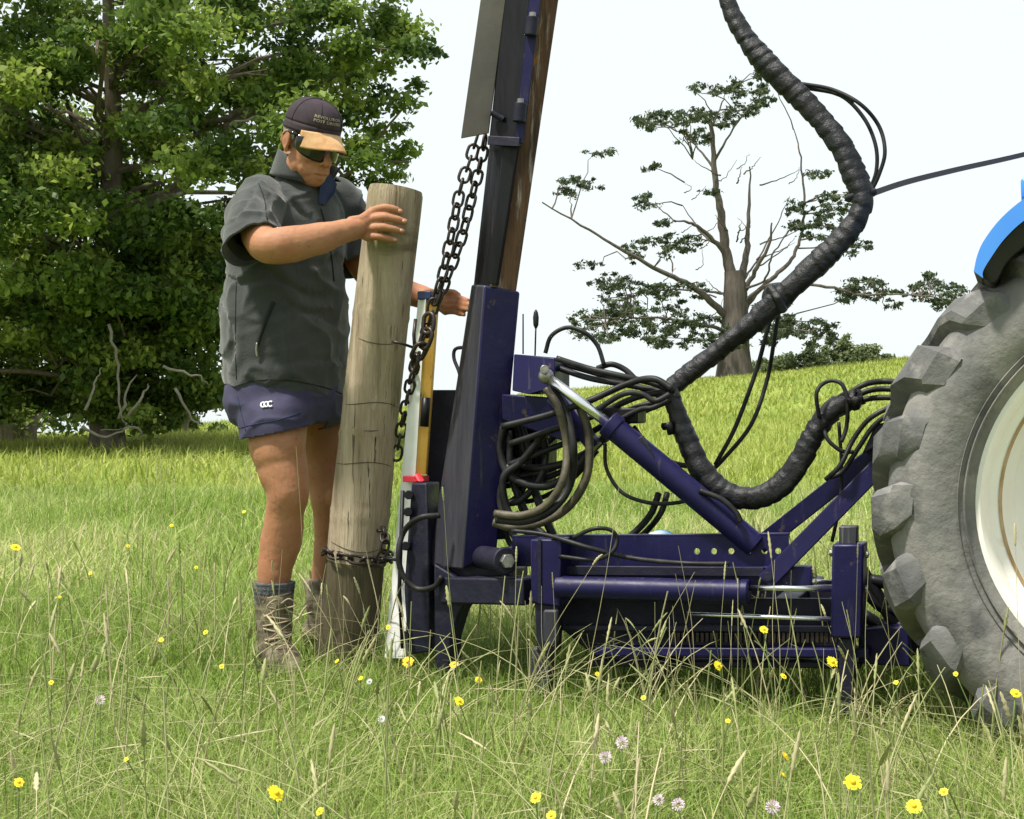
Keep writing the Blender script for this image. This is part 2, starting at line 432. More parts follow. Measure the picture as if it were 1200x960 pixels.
def blades(name, x, y, h, wd, lean, tint, m, seed, levels=4, droop=.5):
    rg = np.random.RandomState(seed); n = len(x)
    az = rg.rand(n) * 2 * PI; wa = az + PI / 2 + rg.randn(n) * .5
    z0 = gz(x, y) - .01
    t = np.linspace(0, 1, levels)[None, :]
    bend = lean[:, None] * h[:, None] * (t ** 1.8)
    up = h[:, None] * (t - droop * np.minimum(lean, 1.3)[:, None] * t ** 2.4 * .6)
    cx = x[:, None] + np.cos(az)[:, None] * bend; cy = y[:, None] + np.sin(az)[:, None] * bend; cz = z0[:, None] + up
    wt = wd[:, None] * (1 - t ** 1.6 * .93) * .5
    dx = np.cos(wa)[:, None] * wt; dy = np.sin(wa)[:, None] * wt
    V = np.stack([np.stack([cx - dx, cy - dy, cz], -1), np.stack([cx + dx, cy + dy, cz], -1)], 2).reshape(n, levels * 2, 3)
    base = (np.arange(n) * levels * 2)[:, None]
    q = np.concatenate([np.stack([base[:, 0] + 2 * i, base[:, 0] + 2 * i + 1, base[:, 0] + 2 * i + 3, base[:, 0] + 2 * i + 2], -1) for i in range(levels - 1)])
    tv = np.repeat(np.clip(tint, 0, 1), levels * 2)
    return np_mesh(name, V.reshape(-1, 3), q, tv, m)
WHEEL_C = M(1375, 600, -.36)
def keep(x, y):
    k = np.ones(len(x), bool)
    # trodden or covered spots: under the post and boots, under the wheel
    for (cx, cy, r) in ((W(408, 780, 4.36).x, 4.36, .10), (W(323, 780, 4.30).x, 4.28, .09), (W(382, 780, 4.68).x, 4.66, .08)):
        k &= (x - cx) ** 2 + (y - cy) ** 2 > r * r
    return k
def grass_band(name, y0, y1, dens, hmin, hmax, wmin, wmax, seed, m, margin=.9, tb=0.0, levels=4):
    rg = np.random.RandomState(seed)
    area = .40 * (y1 ** 2 - y0 ** 2) + 2 * margin * (y1 - y0)
    n = int(area * dens)
    y = y0 + (y1 - y0) * rg.rand(int(n * 1.9)); x = (rg.rand(len(y)) * 2 - 1) * (.40 * y1 + margin)
    s = np.abs(x) < .40 * y + margin; x = x[s][:n]; y = y[s][:n]
    c = vnoise(x + 50, y + 50, .28, 3) * .6 + vnoise(x + 50, y + 50, .9, 4) * .4
    k = keep(x, y) & (rg.rand(len(x)) < .35 + 1.0 * c)
    x, y, c = x[k], y[k], c[k]; n = len(x)
    h = (hmin + (hmax - hmin) * rg.rand(n) ** 1.5) * (.60 + .85 * c)
    # shorter, trampled round the man and the machine
    for (qx, qy, qr, am) in ((.02, 3.55, .38, .5), (-.2, 4.0, .3, .35), (.9, 3.2, .5, .25), (.55, 3.9, .6, .35)):
        h *= 1 - am * np.exp(-(((x - qx) / qr) ** 2 + ((y - qy) / qr) ** 2))
    tr = np.exp(-(((x + .62) / .45) ** 2 + ((y - 4.25) / .5) ** 2))
    h *= 1 - .35 * tr
    h *= 1 + .25 * np_smooth(.2, 1.6, x) * (y < 5)
    wd = wmin + (wmax - wmin) * rg.rand(n)
    lean = np.abs(rg.randn(n)) * .65 + .15; flat = rg.rand(n) < .16; lean[flat] += .9
    broad = vnoise(x + 9, y + 9, 1.3, 8)
    tint = .22 + .56 * rg.rand(n) + .40 * (broad - .5) + .2 * (c - .5) + tb
    dry = rg.rand(n) < .07; tint[dry] = .9 + .1 * rg.rand(dry.sum())
    return blades(name, x, y, h, wd, lean, tint, m, seed + 1, levels)
def stuff(o, label): return tag(o, label, 'grass', kind='stuff')
stuff(grass_band('grass', 1.25, 3.2, 8800, .08, .25, .0014, .0044, 11, MT['grass'], .7, .07, levels=5), 'long tangled green grass in the foreground')
stuff(grass_band('low_weeds', 1.3, 5.0, 620, .03, .085, .006, .015, 71, MT['grass'], .7, -.05), 'low broad leaved weeds among the foreground grass')
stuff(grass_band('grass', 3.2, 6.0, 5600, .065, .20, .0022, .0054, 21, MT['grass'], tb=.07), 'green grass round the machine and the boots')
stuff(grass_band('grass', 6.0, 13, 1100, .08, .20, .005, .011, 31, MT['grass'], 1.2, .10, 3), 'green meadow grass behind the man')
stuff(grass_band('grass', 13, 30, 150, .12, .26, .010, .026, 41, MT['grass_far'], 2, .08, 3), 'pale green meadow grass near the big tree')
stuff(grass_band('grass', 30, 68, 34, .12, .24, .03, .07, 51, MT['grass_far'], 4, .12, 3), 'yellow green grass on the far rise')

def stalks(name, n, y0, y1, hmin, hmax, seed, xlim=None, headp=.7, rad=1.0, xbias=0, lay=.15):
    """seed stalks: thin three-sided culms with a lumpy spike of seed at the tip"""
    rg = random.Random(seed); V = []; F = []; T = []
    for _ in range(n):
        y = y0 + (y1 - y0) * rg.random() ** .8; x = (rg.random() * 2 - 1) * (.38 * y + .6)
        if xbias and x < 0 and rg.random() < xbias: x = -x
        h = hmin + (hmax - hmin) * rg.random() ** 1.4; az = rg.random() * 2 * PI; ln = abs(rg.gauss(0, .33)) + .05
        if rg.random() < lay: ln += .6 + rg.random() * .7
        z = gzf(x, y); tint = rg.random() * .8 + .1; r0 = (.0011 + .0008 * rg.random()) * rad * (1 + .12 * y)
        has = rg.random() < headp; hl = (.04 + .05 * rg.random()); hr = (.0026 + .0034 * rg.random()) * rad
        N = 7; HN = 9 if has else 0
        ring = []
        L = h * 1.05
        def at(t): return (x + math.cos(az) * ln * L * t ** 1.7, y + math.sin(az) * ln * L * t ** 1.7, z + L * (t - .38 * min(ln, 1.2) * t ** 2.2))
        for i in range(N): ring.append((at(i / (N - 1) * (1 - (hl / L if has else 0))), r0 * (1 - .45 * i / N)))
        for i in range(HN):
            u = (i + .5) / HN; ring.append((at(1 - hl / L * (1 - u)), hr * math.sin(PI * min(u * .9 + .12, 1)) ** .7 * (.72 + .5 * (i % 2)) + .0003))
        b0 = len(V)
        for (p, r_) in ring:
            a0 = rg.random() if len(V) - b0 >= N * 4 else 0
            for k in range(4):
                a = a0 + k * PI / 2; V.append((p[0] + math.cos(a) * r_, p[1] + math.sin(a) * r_, p[2])); T.append(tint)
        for i in range(len(ring) - 1):
            for k in range(4): F.append((b0 + 4 * i + k, b0 + 4 * i + (k + 1) % 4, b0 + 4 * i + 4 + (k + 1) % 4, b0 + 4 * i + 4 + k))
    return stuff(np_mesh(name, np.array(V), np.array(F), np.array(T), MT['straw']), {})
def stuff2(o, label): o['label'] = label; return o
stuff2(stalks('seed_grass', 700, 1.4, 3.6, .16, .36, 64, headp=.15, lay=.85), 'dry flattened stalks lying across the foreground grass')
stuff2(stalks('seed_grass', 500, 3.4, 6, .16, .34, 65, headp=.15, lay=.8), 'dry bent stalks lying in the grass round the machine')
stuff2(stalks('seed_grass', 420, 1.5, 3.4, .18, .38, 61, headp=.45, xbias=.25), 'pale flowering grass stalks in the foreground')
stuff2(stalks('seed_grass', 380, 3.0, 6.0, .22, .42, 62, headp=.5, rad=1.0, xbias=.3), 'straw coloured seed stalks round the machine')
stuff2(stalks('seed_grass', 420, 6, 16, .20, .34, 63, headp=.5, rad=.9), 'thin seed stalks scattered across the middle of the meadow')
# the stalks that cross in front of the machine
def near_stalks():
    rg = random.Random(5); g = G(); T = []
    specs = []
    for _ in range(62):
        px = rg.uniform(600, 1130); specs.append((px, rg.uniform(655, 760), rg.uniform(3.25, 3.75)))
    for _ in range(26):
        px = rg.uniform(295, 480); specs.append((px, rg.uniform(640, 730), rg.uniform(3.75, 4.1)))
    specs += [(520, 588, 3.5), (795, 640, 3.4), (347, 523, 4.0), (1005, 655, 3.35), (730, 540, 3.6), (1190, 640, 2.9)]
    for px, py, Y in specs:
        tip = W(px, py, Y); bx = tip.x + rg.gauss(0, .09); by = Y + rg.gauss(0, .07); b = Vector((bx, by, gzf(bx, by)))
        mid = (tip + b) / 2 + Vector((rg.gauss(0, .018), rg.gauss(0, .018), .02))
        P, _ = spline([b, mid, tip], sub=5); n0 = len(g.v)
        g.tube(P, [.0010 * (1 - .5 * i / len(P)) for i in range(len(P))], 4, caps=False)
        if rg.random() < .5:
            d = (P[-1] - P[-2]).normalized(); L = rg.uniform(.035, .085); r = rg.uniform(.0014, .0036); K = 10
            Q = [P[-1] + d * L * (i / K) + Vector((0, 0, -.012 * (i / K) ** 2)) for i in range(K + 1)]
            g.tube(Q, [r * (math.sin(PI * min(i / K * .92 + .06, 1)) ** .7) * (.75 + .45 * (i % 2)) + .0003 for i in range(K + 1)], 5)
        t = rg.uniform(.15, 1); T += [t] * (len(g.v) - n0)
    n4 = [f for f in g.f]
    me = bpy.data.meshes.new('seed_grass'); me.from_pydata([tuple(p) for p in g.v], [], n4); me.update()
    at = me.attributes.new('tint', 'FLOAT', 'POINT'); at.data.foreach_set('value', np.array(T, dtype=np.float32))
    o = put(me, 'seed_grass', MT['straw'], smooth=180)
    tag(o, 'tall bent seed stalks standing before the machine and boots', 'grass', kind='stuff')
near_stalks()

# ---------------------------------------------------------------- flowers
def flower(px, py, Y, rpx, kind, label, group=None, rnd=random):
    head = W(px, py, Y); r = rpx / FPX * Y * .9
    bx = head.x + rnd.gauss(0, .03); by = Y + rnd.gauss(0, .03); base = Vector((bx, by, gzf(bx, by)))
    names = {'y': ('yellow_flower', 'flower'), 'o': ('orange_flower', 'flower'), 'c': ('clover_flower', 'flower'), 'w': ('white_flower', 'flower')}
    t = thing(names[kind][0], base, label, names[kind][1], group)
    g = G(); P, _ = spline([base, (base + head) / 2 + Vector((rnd.gauss(0, .012), 0, .01)), head], sub=4)
    g.tube(P, .0013, 5); g.build('stem', MT['stem'], t, 180)
    up = Vector((rnd.gauss(0, .35), -.75 + rnd.gauss(0, .2), .75)).normalized(); a = up.cross(Vector((1, 0, .1))).normalized(); b = up.cross(a)
    g = G()
    if kind in 'yo':
        for ring, (np_, rr, lift) in enumerate(((13, 1.0, .15), (11, .68, .38))):
            for k in range(np_):
                an = 2 * PI * (k + ring * .5) / np_ + rnd.gauss(0, .05); d = a * math.cos(an) + b * math.sin(an); s = up.cross(d)
                L = r * rr * rnd.uniform(.85, 1.08); wd = r * .20
                g.add([head + d * r * .1, head + d * L * .6 - s * wd + up * L * lift * .6, head + d * L + up * L * lift * .7 - s * wd * .7,
                       head + d * L + up * L * lift * .7 + s * wd * .7, head + d * L * .6 + s * wd + up * L * lift * .6], [(0, 1, 2, 3, 4)])
        g.build('petals', MT['petal'] if kind == 'y' else MT['petalcore'], t, 0)
        g = G(); g.ball(head + up * r * .22, (r * .33,) * 3, nu=8, nv=6); g.build('flower_centre', MT['petalcore'], t, 180)
    else:
        for k in range(46):
            z = 1 - 1.7 * (k + .5) / 46; q = math.sqrt(max(0, 1 - z * z)); an = k * 2.4
            d = a * math.cos(an) * q + b * math.sin(an) * q + up * z; s = d.cross(up + a * .3).normalized()
            p = head + d * r * .35; e = head + d * r * rnd.uniform(.85, 1.05) + up * r * .15
            g.add([p, e - s * r * .12, e + s * r * .12], [(0, 1, 2)])
        g.build('florets', MT['clover'] if kind == 'c' else MT['logo'], t, 0)
    return t
frnd = random.Random(77)
FL = [  # px, py, Y, radius px, kind, label
 (323, 930, 1.90, 12, 'y', 'biggest bright yellow flower, low in the grass at the front left of centre'),
 (999, 917, 2.00, 12, 'y', 'large yellow flower in the right foreground below the tractor tyre'),
 (1071, 945, 1.90, 11, 'y', 'yellow flower at the bottom right, lowest of the right foreground flowers'),
 (628, 935, 1.95, 8, 'y', 'yellow flower at the bottom centre, upper left of a pair'),
 (646, 956, 1.90, 7, 'y', 'yellow flower at the bottom edge of the centre, lower right of a pair'),
 (975, 776, 3.05, 8, 'y', 'yellow flower on a tall stem in front of the upright jack stand'),
 (920, 886, 2.30, 6, 'o', 'small orange flower in the grass right of centre'),
 (22, 917, 2.05, 7, 'o', 'orange flower low in the left corner of the foreground'),
 (532, 779, 3.60, 6, 'o', 'orange flower in the gap between the two machine feet'),
 (478, 776, 4.0, 8, 'o', 'orange flower at the foot of the white painted bar'),
 (538, 822, 2.95, 7, 'y', 'yellow flower below the gap between the machine feet'),
 (561, 797, 3.3, 5, 'y', 'small yellow flower just left of the front machine foot'),
 (841, 780, 3.1, 7, 'y', 'pale yellow flower under the lower machine rails'),
 (895, 738, 3.2, 6, 'y', 'yellow flower held up against the dark lower machine rails'),
 (918, 793, 3.0, 5, 'y', 'small yellow flower left of the tall stemmed one before the jack stand'),
 (1190, 813, 2.5, 7, 'y', 'yellow flower in front of the tractor tyre at the right edge'),
 (1106, 928, 2.05, 6, 'y', 'small yellow flower right of the lowest right foreground flower'),
 (375, 951, 1.9, 6, 'y', 'small yellow flower right of the biggest yellow flower'),
 (18, 642, 5.6, 7, 'y', 'yellow flower in the middle distance at the left edge'),
 (709, 888, 2.15, 9, 'c', 'pale pink clover bloom, lower of the pair right of centre'),
 (729, 871, 2.20, 9, 'c', 'pale pink clover bloom, upper of the pair right of centre'),
 (772, 938, 1.92, 8, 'c', 'pink clover bloom at the bottom edge, left one of two'),
 (795, 943, 1.90, 9, 'c', 'pink clover bloom at the bottom edge, right one of two'),
 (117, 821, 2.9, 7, 'c', 'lone pink clover bloom in the left foreground grass'),
 (905, 946, 1.88, 10, 'c', 'large faded pink clover bloom at the bottom edge right of centre'),
 (447, 843, 2.6, 5, 'w', 'tiny white flower in the grass below the wooden post'),
 (433, 799, 3.2, 4, 'w', 'tiny white flower just below the foot of the wooden post'),
]
for a_ in FL: flower(*a_, rnd=frnd)
SM = [(201, 616), (241, 741), (189, 750), (260, 781), (148, 890), (423, 795), (853, 845), (918, 908), (395, 775), (286, 600), (106, 672), (70, 700),
      (455, 735), (1050, 800), (700, 790), (754, 818), (230, 665), (150, 640), (1120, 790), (60, 800)]
for (px, py) in SM:
    Y = min((CZ - .2) * FPX / (py - 480), 7.5)
    flower(px, py, Y, 3.6 if py > 700 else 2.6, 'y', 'small distant yellow flower dotted among the meadow grass', 'small yellow flowers in the grass', frnd)

# ---------------------------------------------------------------- trees
def leaf_cloud(rg, centres, radii, per, size, flat=.75, shell=.5):
    """many small folded leaves in clumps; returns positions and orientation arrays"""
    P = []; S = []; T = []
    for c, r, k in zip(centres, radii, per):
        d = rg.randn(k, 3); d /= np.linalg.norm(d, axis=1)[:, None]
        rad = r * (shell + (1 - shell) * rg.rand(k)) * (.75 + .5 * rg.rand(k) ** 2)
        p = d * rad[:, None]; p[:, 2] *= flat
        P.append(p + np.array(c)[None]); S.append(np.full(k, 1.0)); T.append(np.full(k, rg.rand()))
    P = np.concatenate(P); T = np.concatenate(T)
    return P, T
def leaves_mesh(name, P, size, tint, m, seed, up=.5, aspect=.55):
    rg = np.random.RandomState(seed); n = len(P)
    d = rg.randn(n, 3); d /= np.linalg.norm(d, axis=1)[:, None]
    nrm = rg.randn(n, 3) * (1 - up) + np.array([0, 0, up * 1.6]); nrm -= d * (nrm * d).sum(1)[:, None]; nrm /= np.linalg.norm(nrm, axis=1)[:, None]
    s = np.cross(d, nrm); L = size * (.6 + .8 * rg.rand(n))[:, None]; wd = L * aspect
    V = np.stack([P - d * L * .5, P - s * wd * .5 + nrm * L * .08, P + d * L * .5, P + s * wd * .5 + nrm * L * .08], 1).reshape(-1, 3)
    F = np.arange(n * 4).reshape(n, 4)
    return np_mesh(name, V, F, np.repeat(np.clip(tint, 0, 1), 4), m, smooth=False)
def branch(g, p, q, r0, r1, wig, rg, n=7, side=6):
    p = Vector(p); q = Vector(q); L = (q - p).length; pts = []
    for i in range(n + 1):
        t = i / n; a = Vector((rg.gauss(0, 1), rg.gauss(0, 1), rg.gauss(0, 1))) * wig * L * math.sin(PI * t)
        pts.append(p.lerp(q, t) + a + Vector((0, 0, .06 * L * math.sin(PI * t))))
    g.tube(pts, [r0 + (r1 - r0) * i / n for i in range(n + 1)], side)
    return pts

def big_tree():
    Yt = 22.0; base = W(126, 480, Yt); base.z = gzf(base.x, Yt) - .05
    t = thing('broadleaf_tree', base, 'huge dense leafy green tree behind the man with a short dark trunk', 'tree')
    rg = random.Random(3); nr = np.random.RandomState(3)
    g = G(); bx = base.x
    trunk = [(bx, Yt, base.z - .2), (bx, Yt, base.z + .5), (bx + .05, Yt, 1.6), (bx - .05, Yt + .1, 3.2), (bx + .1, Yt, 5.0), (bx, Yt, 7.5), (bx, Yt, 10)]
    P, Q = spline(trunk, [.34, .27, .24, .19, .14, .09, .04], 5); g.tube(P, Q, 12)
    env = [(.2, 1.0), (.9, 2.0), (2.0, 2.35), (3.0, 3.0), (4.0, 4.2), (5.0, 4.9), (6.2, 5.1), (7.6, 4.8), (9, 4.0), (10.3, 2.6), (11.2, 1.0)]
    ez = [e[0] for e in env]; er = [e[1] for e in env]
    cs = []; rs = []
    for i in range(640):
        z = rg.uniform(.62, 11.0) if rg.random() < .55 else rg.uniform(.62, 6.8)
        az = rg.uniform(0, 2 * PI); rmax = float(np.interp(z, ez, er)) * (.78 + .34 * noise.noise(Vector((math.cos(az) * 2, math.sin(az) * 2, z * .8))) + .15)
        # lower left side is as full as the top
        if math.cos(az) < 0 and z < 5: rmax = rmax * .4 + 4.2 * .6
        if math.cos(az) < -.2: rmax = max(rmax, 4.0)
        rr = rmax * (1 - rg.random() ** 1.3 * .85)
        c = (bx + rr * math.cos(az), Yt + rr * math.sin(az) * .9, z + .1 * math.sin(az * 3))
        if c[1] < Yt - .3 and abs(c[0] - bx) < 1.6: rr *= 1.0
        cs.append(c); rs.append(rg.uniform(.30, .66) * (1.0 if z > 1 else .75))
    # drooping sprays on the right-hand edge
    for (px, py) in ((478, 60), (488, 100), (470, 150), (465, 185), (440, 215), (455, 240), (430, 265), (400, 20), (440, 40), (415, 95), (430, 130), (385, 240), (235, 470), (245, 440), (225, 400), (238, 350), (250, 320), (420, 170), (395, 60), (360, 30), (330, 80),
                     (470, 120), (450, 80), (425, 60), (455, 15), (465, 55), (440, 180), (410, 210), (478, 175), (448, 110), (410, 140), (380, 90), (390, 130), (350, 60), (370, 170), (460, 205), (500, 60)):
        p = W(px, py, Yt + rg.uniform(-1.2, .8)); cs.append(tuple(p)); rs.append(rg.uniform(.22, .42))
    per = [int(290 * (r / .5) ** 2) for r in rs]
    Pn, T = leaf_cloud(nr, cs, rs, per, .1, .6, .25)
    # limbs reaching to a share of the clumps
    for i in range(0, len(cs), 8):
        c = Vector(cs[i]); zt = max(1.2, min(c.z - .8, 8)); s = Vector((bx, Yt, zt)); L = (c - s).length
        branch(g, s, c, .022 + .008 * L, .008, .05, rg, 6, 5)
    for (a, b) in (((250, 345), (470, 130)), ((300, 130), (220, 150)), ((120, 300), (440, 60)), ((130, 250), (480, 190))):
        branch(g, W(a[0], a[1], Yt), W(b[0], b[1], Yt - .5), .09, .015, .03, rg, 8, 6)
    me = g.mesh('trunk'); put(me, 'trunk', MT['bark'], t, 60)
    d = G()
    for pts in ([(128, 380), (138, 430), (140, 480), (148, 500), (118, 505)], [(140, 490), (150, 455), (160, 440)], [(205, 455), (225, 490), (240, 500)],
                [(150, 490), (170, 460), (174, 450)], [(95, 500), (125, 512), (155, 500), (170, 512)], [(100, 480), (112, 450), (118, 430)], [(190, 430), (230, 440), (245, 452)], [(150, 500), (165, 505), (160, 515)],
                [(270, 145), (300, 138), (335, 136)], [(60, 230), (90, 260), (80, 300)], [(0, 330), (20, 300)]):
        Pq, _ = spline([W(x, y, Yt - 2.6 + .2 * rg.random()) for x, y in pts], sub=5)
        d = G(); d.tube([p + Vector((rg.gauss(0, .012), 0, rg.gauss(0, .012))) for p in Pq], [.024 * (1 - .8 * i / len(Pq)) for i in range(len(Pq))], 6)
        d.build('dead_branch', MT['deadwood'], t, 180)
    tint = .02 + .62 * T + .38 * nr.rand(len(Pn)) ** 1.3
    o = leaves_mesh('crown', Pn, .115, tint, MT['leafa'], 9, .5, .62)
    o.data.transform(Matrix.Translation(-Vector(base))); o.parent = t
big_tree()

def side_tree(name, base, h, rad, label, seed, m='leafa', n=110, group=None, size=.12, den=180):
    rg = random.Random(seed); nr = np.random.RandomState(seed)
    base = Vector(base); base.z = gzf(base.x, base.y) - .05
    t = thing(name, base, label, 'tree', group)
    g = G(); P, Q = spline([base, base + Vector((.1, 0, h * .35)), base + Vector((0, .1, h * .85))], [.05 * h, .035 * h, .01 * h], 5); g.tube(P, Q, 9)
    cs = []; rs = []
    for i in range(n):
        z = rg.uniform(.05, 1) ** .95; az = rg.uniform(0, 2 * PI); rr = rad * math.sin(PI * min(.12 + z * .86, 1)) ** .6 * rg.random() ** .45
        cs.append((base.x + rr * math.cos(az), base.y + rr * math.sin(az), base.z + h * z)); rs.append(rad * rg.uniform(.13, .24))
    for i in range(0, n, 6):
        c = Vector(cs[i]); branch(g, Vector((base.x, base.y, base.z + (c.z - base.z) * .6)), c, .02 * h * .4, .01, .05, rg, 5, 5)
    g.build('trunk', MT['bark'], t, 60)
    Pn, T = leaf_cloud(nr, cs, rs, [den] * n, size, .6, .3)
    o = leaves_mesh('crown', Pn, size, .1 + .5 * T + .4 * nr.rand(len(Pn)), MT[m], seed, .5)
    o.data.transform(Matrix.Translation(-base)); o.parent = t
side_tree('broadleaf_tree', (W(20, 480, 28).x, 28, 0), 7.5, 4.4, 'darker leafy tree seen past the left side of the huge tree', 12, n=120, size=.14)
side_tree('broadleaf_tree', (W(-90, 480, 24).x, 24, 0), 8, 4.2, 'leafy tree at the left edge, half out of view', 14, n=120, size=.13)
side_tree('shrub', (W(215, 480, 34).x, 34, 0), 1.7, 1.6, 'low dark shrub in the distance behind the man', 13, n=40, size=.12, den=150)

def pine_tree():
    Yt = 58.0; base = W(861, 437, Yt); base.z = gzf(base.x, Yt) - .2
    t = thing('cypress_tree', base, 'sparse half dead conifer with bare limbs on the far rise', 'tree')
    rg = random.Random(8); nr = np.random.RandomState(8); g = G()
    def br(pts, r0, r1, dy=0):
        pp = [W(x, y, Yt + dy * i / len(pts)) for i, (x, y) in enumerate(pts)]; pp[0].z = pp[0].z
        P, Q = spline(pp, [r0 + (r1 - r0) * i / (len(pp) - 1) for i in range(len(pp))], 6)
        P = [p + Vector((rg.gauss(0, .02), rg.gauss(0, .02), rg.gauss(0, .02))) for p in P]; Q = [q * .58 for q in Q]
        g.tube(P, Q, 8); return P
    g.tube(*[spline([base + Vector((0, 0, -.3)), W(861, 400, Yt), W(862, 350, Yt), W(860, 318, Yt)], [.85, .60, .50, .40], 6)[k] for k in (0, 1)], 12)
    br([(858, 330), (850, 290), (845, 255), (839, 215), (834, 150), (832, 130)], .42, .08)
    br([(868, 335), (874, 300), (877, 260), (879, 195)], .32, .05, 1.5)
    br([(868, 350), (885, 318), (900, 290), (905, 262)], .22, .06, -1)
    br([(866, 380), (885, 345), (912, 320), (930, 300), (940, 270), (942, 230), (938, 185), (931, 152)], .20, .04, 2)
    br([(855, 375), (835, 355), (815, 338), (790, 325), (740, 300), (700, 275), (635, 238)], .30, .05, -3)
    br([(852, 300), (830, 275), (810, 262), (790, 258)], .2, .05, -2)
    br([(852, 290), (835, 283), (820, 270), (800, 240)], .14, .03, 2)
    br([(838, 200), (815, 170), (790, 150)], .1, .03, 2)
    br([(836, 190), (860, 150), (890, 110)], .1, .03, -2)
    br([(833, 150), (845, 125), (850, 110)], .08, .03)
    br([(868, 360), (900, 335), (960, 335), (1010, 345), (1060, 345), (1110, 350)], .16, .03, -4)
    br([(866, 340), (895, 330), (905, 300), (925, 270), (940, 262)], .1, .02, -4)
    br([(866, 390), (900, 385), (950, 388)], .14, .04, -2); br([(856, 390), (820, 380), (760, 372), (710, 380)], .16, .03, -3)
    br([(856, 345), (820, 340), (780, 340), (740, 345)], .1, .03, 3)
    br([(870, 330), (890, 300), (912, 260), (925, 230)], .09, .02, 1); br([(890, 312), (915, 295), (932, 280)], .06, .02)
    for _ in range(26):   # bare twigs
        px = rg.uniform(780, 950); py = rg.uniform(180, 380); L = rg.uniform(10, 26); a = rg.uniform(-2.4, -.6)
        tx = 861 + (px - 861) * .35
        if rg.random() < .5: br([(tx, min(py + 20, 370)), ((tx + px) / 2, py + 12), (px, py)], .06, .015, rg.uniform(-3, 3))
        else: br([(px - 8, py + 6), (px, py), (px + L * math.cos(a), py + L * math.sin(a))], .04, .015, rg.uniform(-3, 3))
    pads = [(850, 103, 38, 7), (905, 95, 18, 14), (885, 118, 20, 9), (782, 140, 34, 8), (812, 135, 24, 7), (760, 145, 16, 7), (706, 178, 20, 4), (762, 195, 10, 5), (683, 215, 24, 7), (662, 226, 14, 5), (752, 236, 18, 7),
            (812, 160, 20, 8), (842, 140, 20, 8), (870, 130, 18, 7), (770, 290, 34, 9), (800, 283, 22, 9), (748, 302, 12, 6), (716, 330, 22, 9), (742, 345, 34, 12), (795, 342, 30, 11),
            (702, 375, 32, 10), (765, 372, 45, 14), (820, 385, 34, 13), (735, 395, 40, 7), (690, 390, 22, 5), (962, 205, 14, 5), (975, 240, 22, 14), (953, 268, 24, 12), (1003, 290, 18, 8),
            (940, 385, 38, 11), (910, 378, 24, 9), (962, 398, 20, 8), (1012, 338, 26, 10), (1038, 350, 22, 9), (1098, 343, 32, 11), (1082, 328, 16, 7), (1110, 355, 18, 8), (995, 345, 18, 8), (930, 245, 14, 7), (1000, 225, 12, 6),
            (690, 310, 14, 5), (770, 265, 14, 5), (905, 360, 20, 6), (850, 405, 22, 8), (785, 400, 30, 7), (835, 225, 8, 4), (720, 365, 20, 8), (985, 265, 14, 8), (910, 400, 16, 8), (880, 385, 18, 8)]
    cs = []; rs = []; per = []
    for (px, py, rx, ry) in pads:
        k = max(5, int(rx * ry / 10))
        for _ in range(k):
            a = rg.uniform(0, 2 * PI); q = rg.random() ** .5
            p = W(px + 1.15 * rx * q * math.cos(a), py + 1.2 * ry * q * math.sin(a), Yt + rg.uniform(-4, 4) * (rx / 40))
            cs.append(tuple(p)); rs.append(rg.uniform(.12, .40)); per.append(rg.randint(22, 55))
    Pn, T = leaf_cloud(nr, cs, rs, per, .1, .5, .1)
    # a twig out to every tuft, from the nearest limb
    LV = np.array([tuple(v) for v in g.v[::3]])
    for c in cs[::7]:
        d = np.linalg.norm(LV - np.array(c), axis=1) + np.maximum(0, LV[:, 2] - c[2]) * .7; q = Vector(LV[int(d.argmin())])
        if (q - Vector(c)).length > .25: branch(g, q, c, .035, .012, .04, rg, 5, 4)
    g.build('trunk', MT['greybark'], t, 60)
    o = leaves_mesh('crown', Pn, .17, .05 + .45 * T + .4 * nr.rand(len(Pn)), MT['needle'], 21, .3, .42)
    o.data.transform(Matrix.Translation(-Vector(base))); o.parent = t
pine_tree()
def hedge_shrub(px, py, Y, rx, ry, label, seed):
    rg = random.Random(seed); nr = np.random.RandomState(seed); b = W(px, py, Y); b.z = gzf(b.x, Y) - .1
    t = thing('shrub', b, label, 'shrub')
    cs = []; rs = []
    for _ in range(42):
        a = rg.uniform(0, 2 * PI); q = rg.random() ** .5
        cs.append((b.x + rx * q * math.cos(a), b.y + rx * .6 * q * math.sin(a), b.z + ry * (1 - q * q * .8) * rg.uniform(.3, 1))); rs.append(rg.uniform(.2, .42))
    g = G(); 
    for c in cs[::6]: branch(g, b, c, .05, .015, .05, rg, 4, 5)
    g.build('trunk', MT['bark'], t, 60)
    Pn, T = leaf_cloud(nr, cs, rs, [130] * len(cs), .1, .8, .3)
    o = leaves_mesh('crown', Pn, .16, .2 + .4 * T + .4 * nr.rand(len(Pn)), MT['bush'], seed, .4)
    o.data.transform(Matrix.Translation(-Vector(b))); o.parent = t
hedge_shrub(945, 430, 62, 1.6, 1.3, 'pale green shrub just right of the conifer trunk', 31)
hedge_shrub(988, 428, 64, 1.4, 1.5, 'highest of the pale shrubs on the skyline right of the conifer', 32)
hedge_shrub(1022, 425, 63, .9, .9, 'small rounded shrub at the right end of the skyline shrubs', 33)
hedge_shrub(905, 432, 65, 1.0, .9, 'low shrub right behind the conifer trunk', 34)

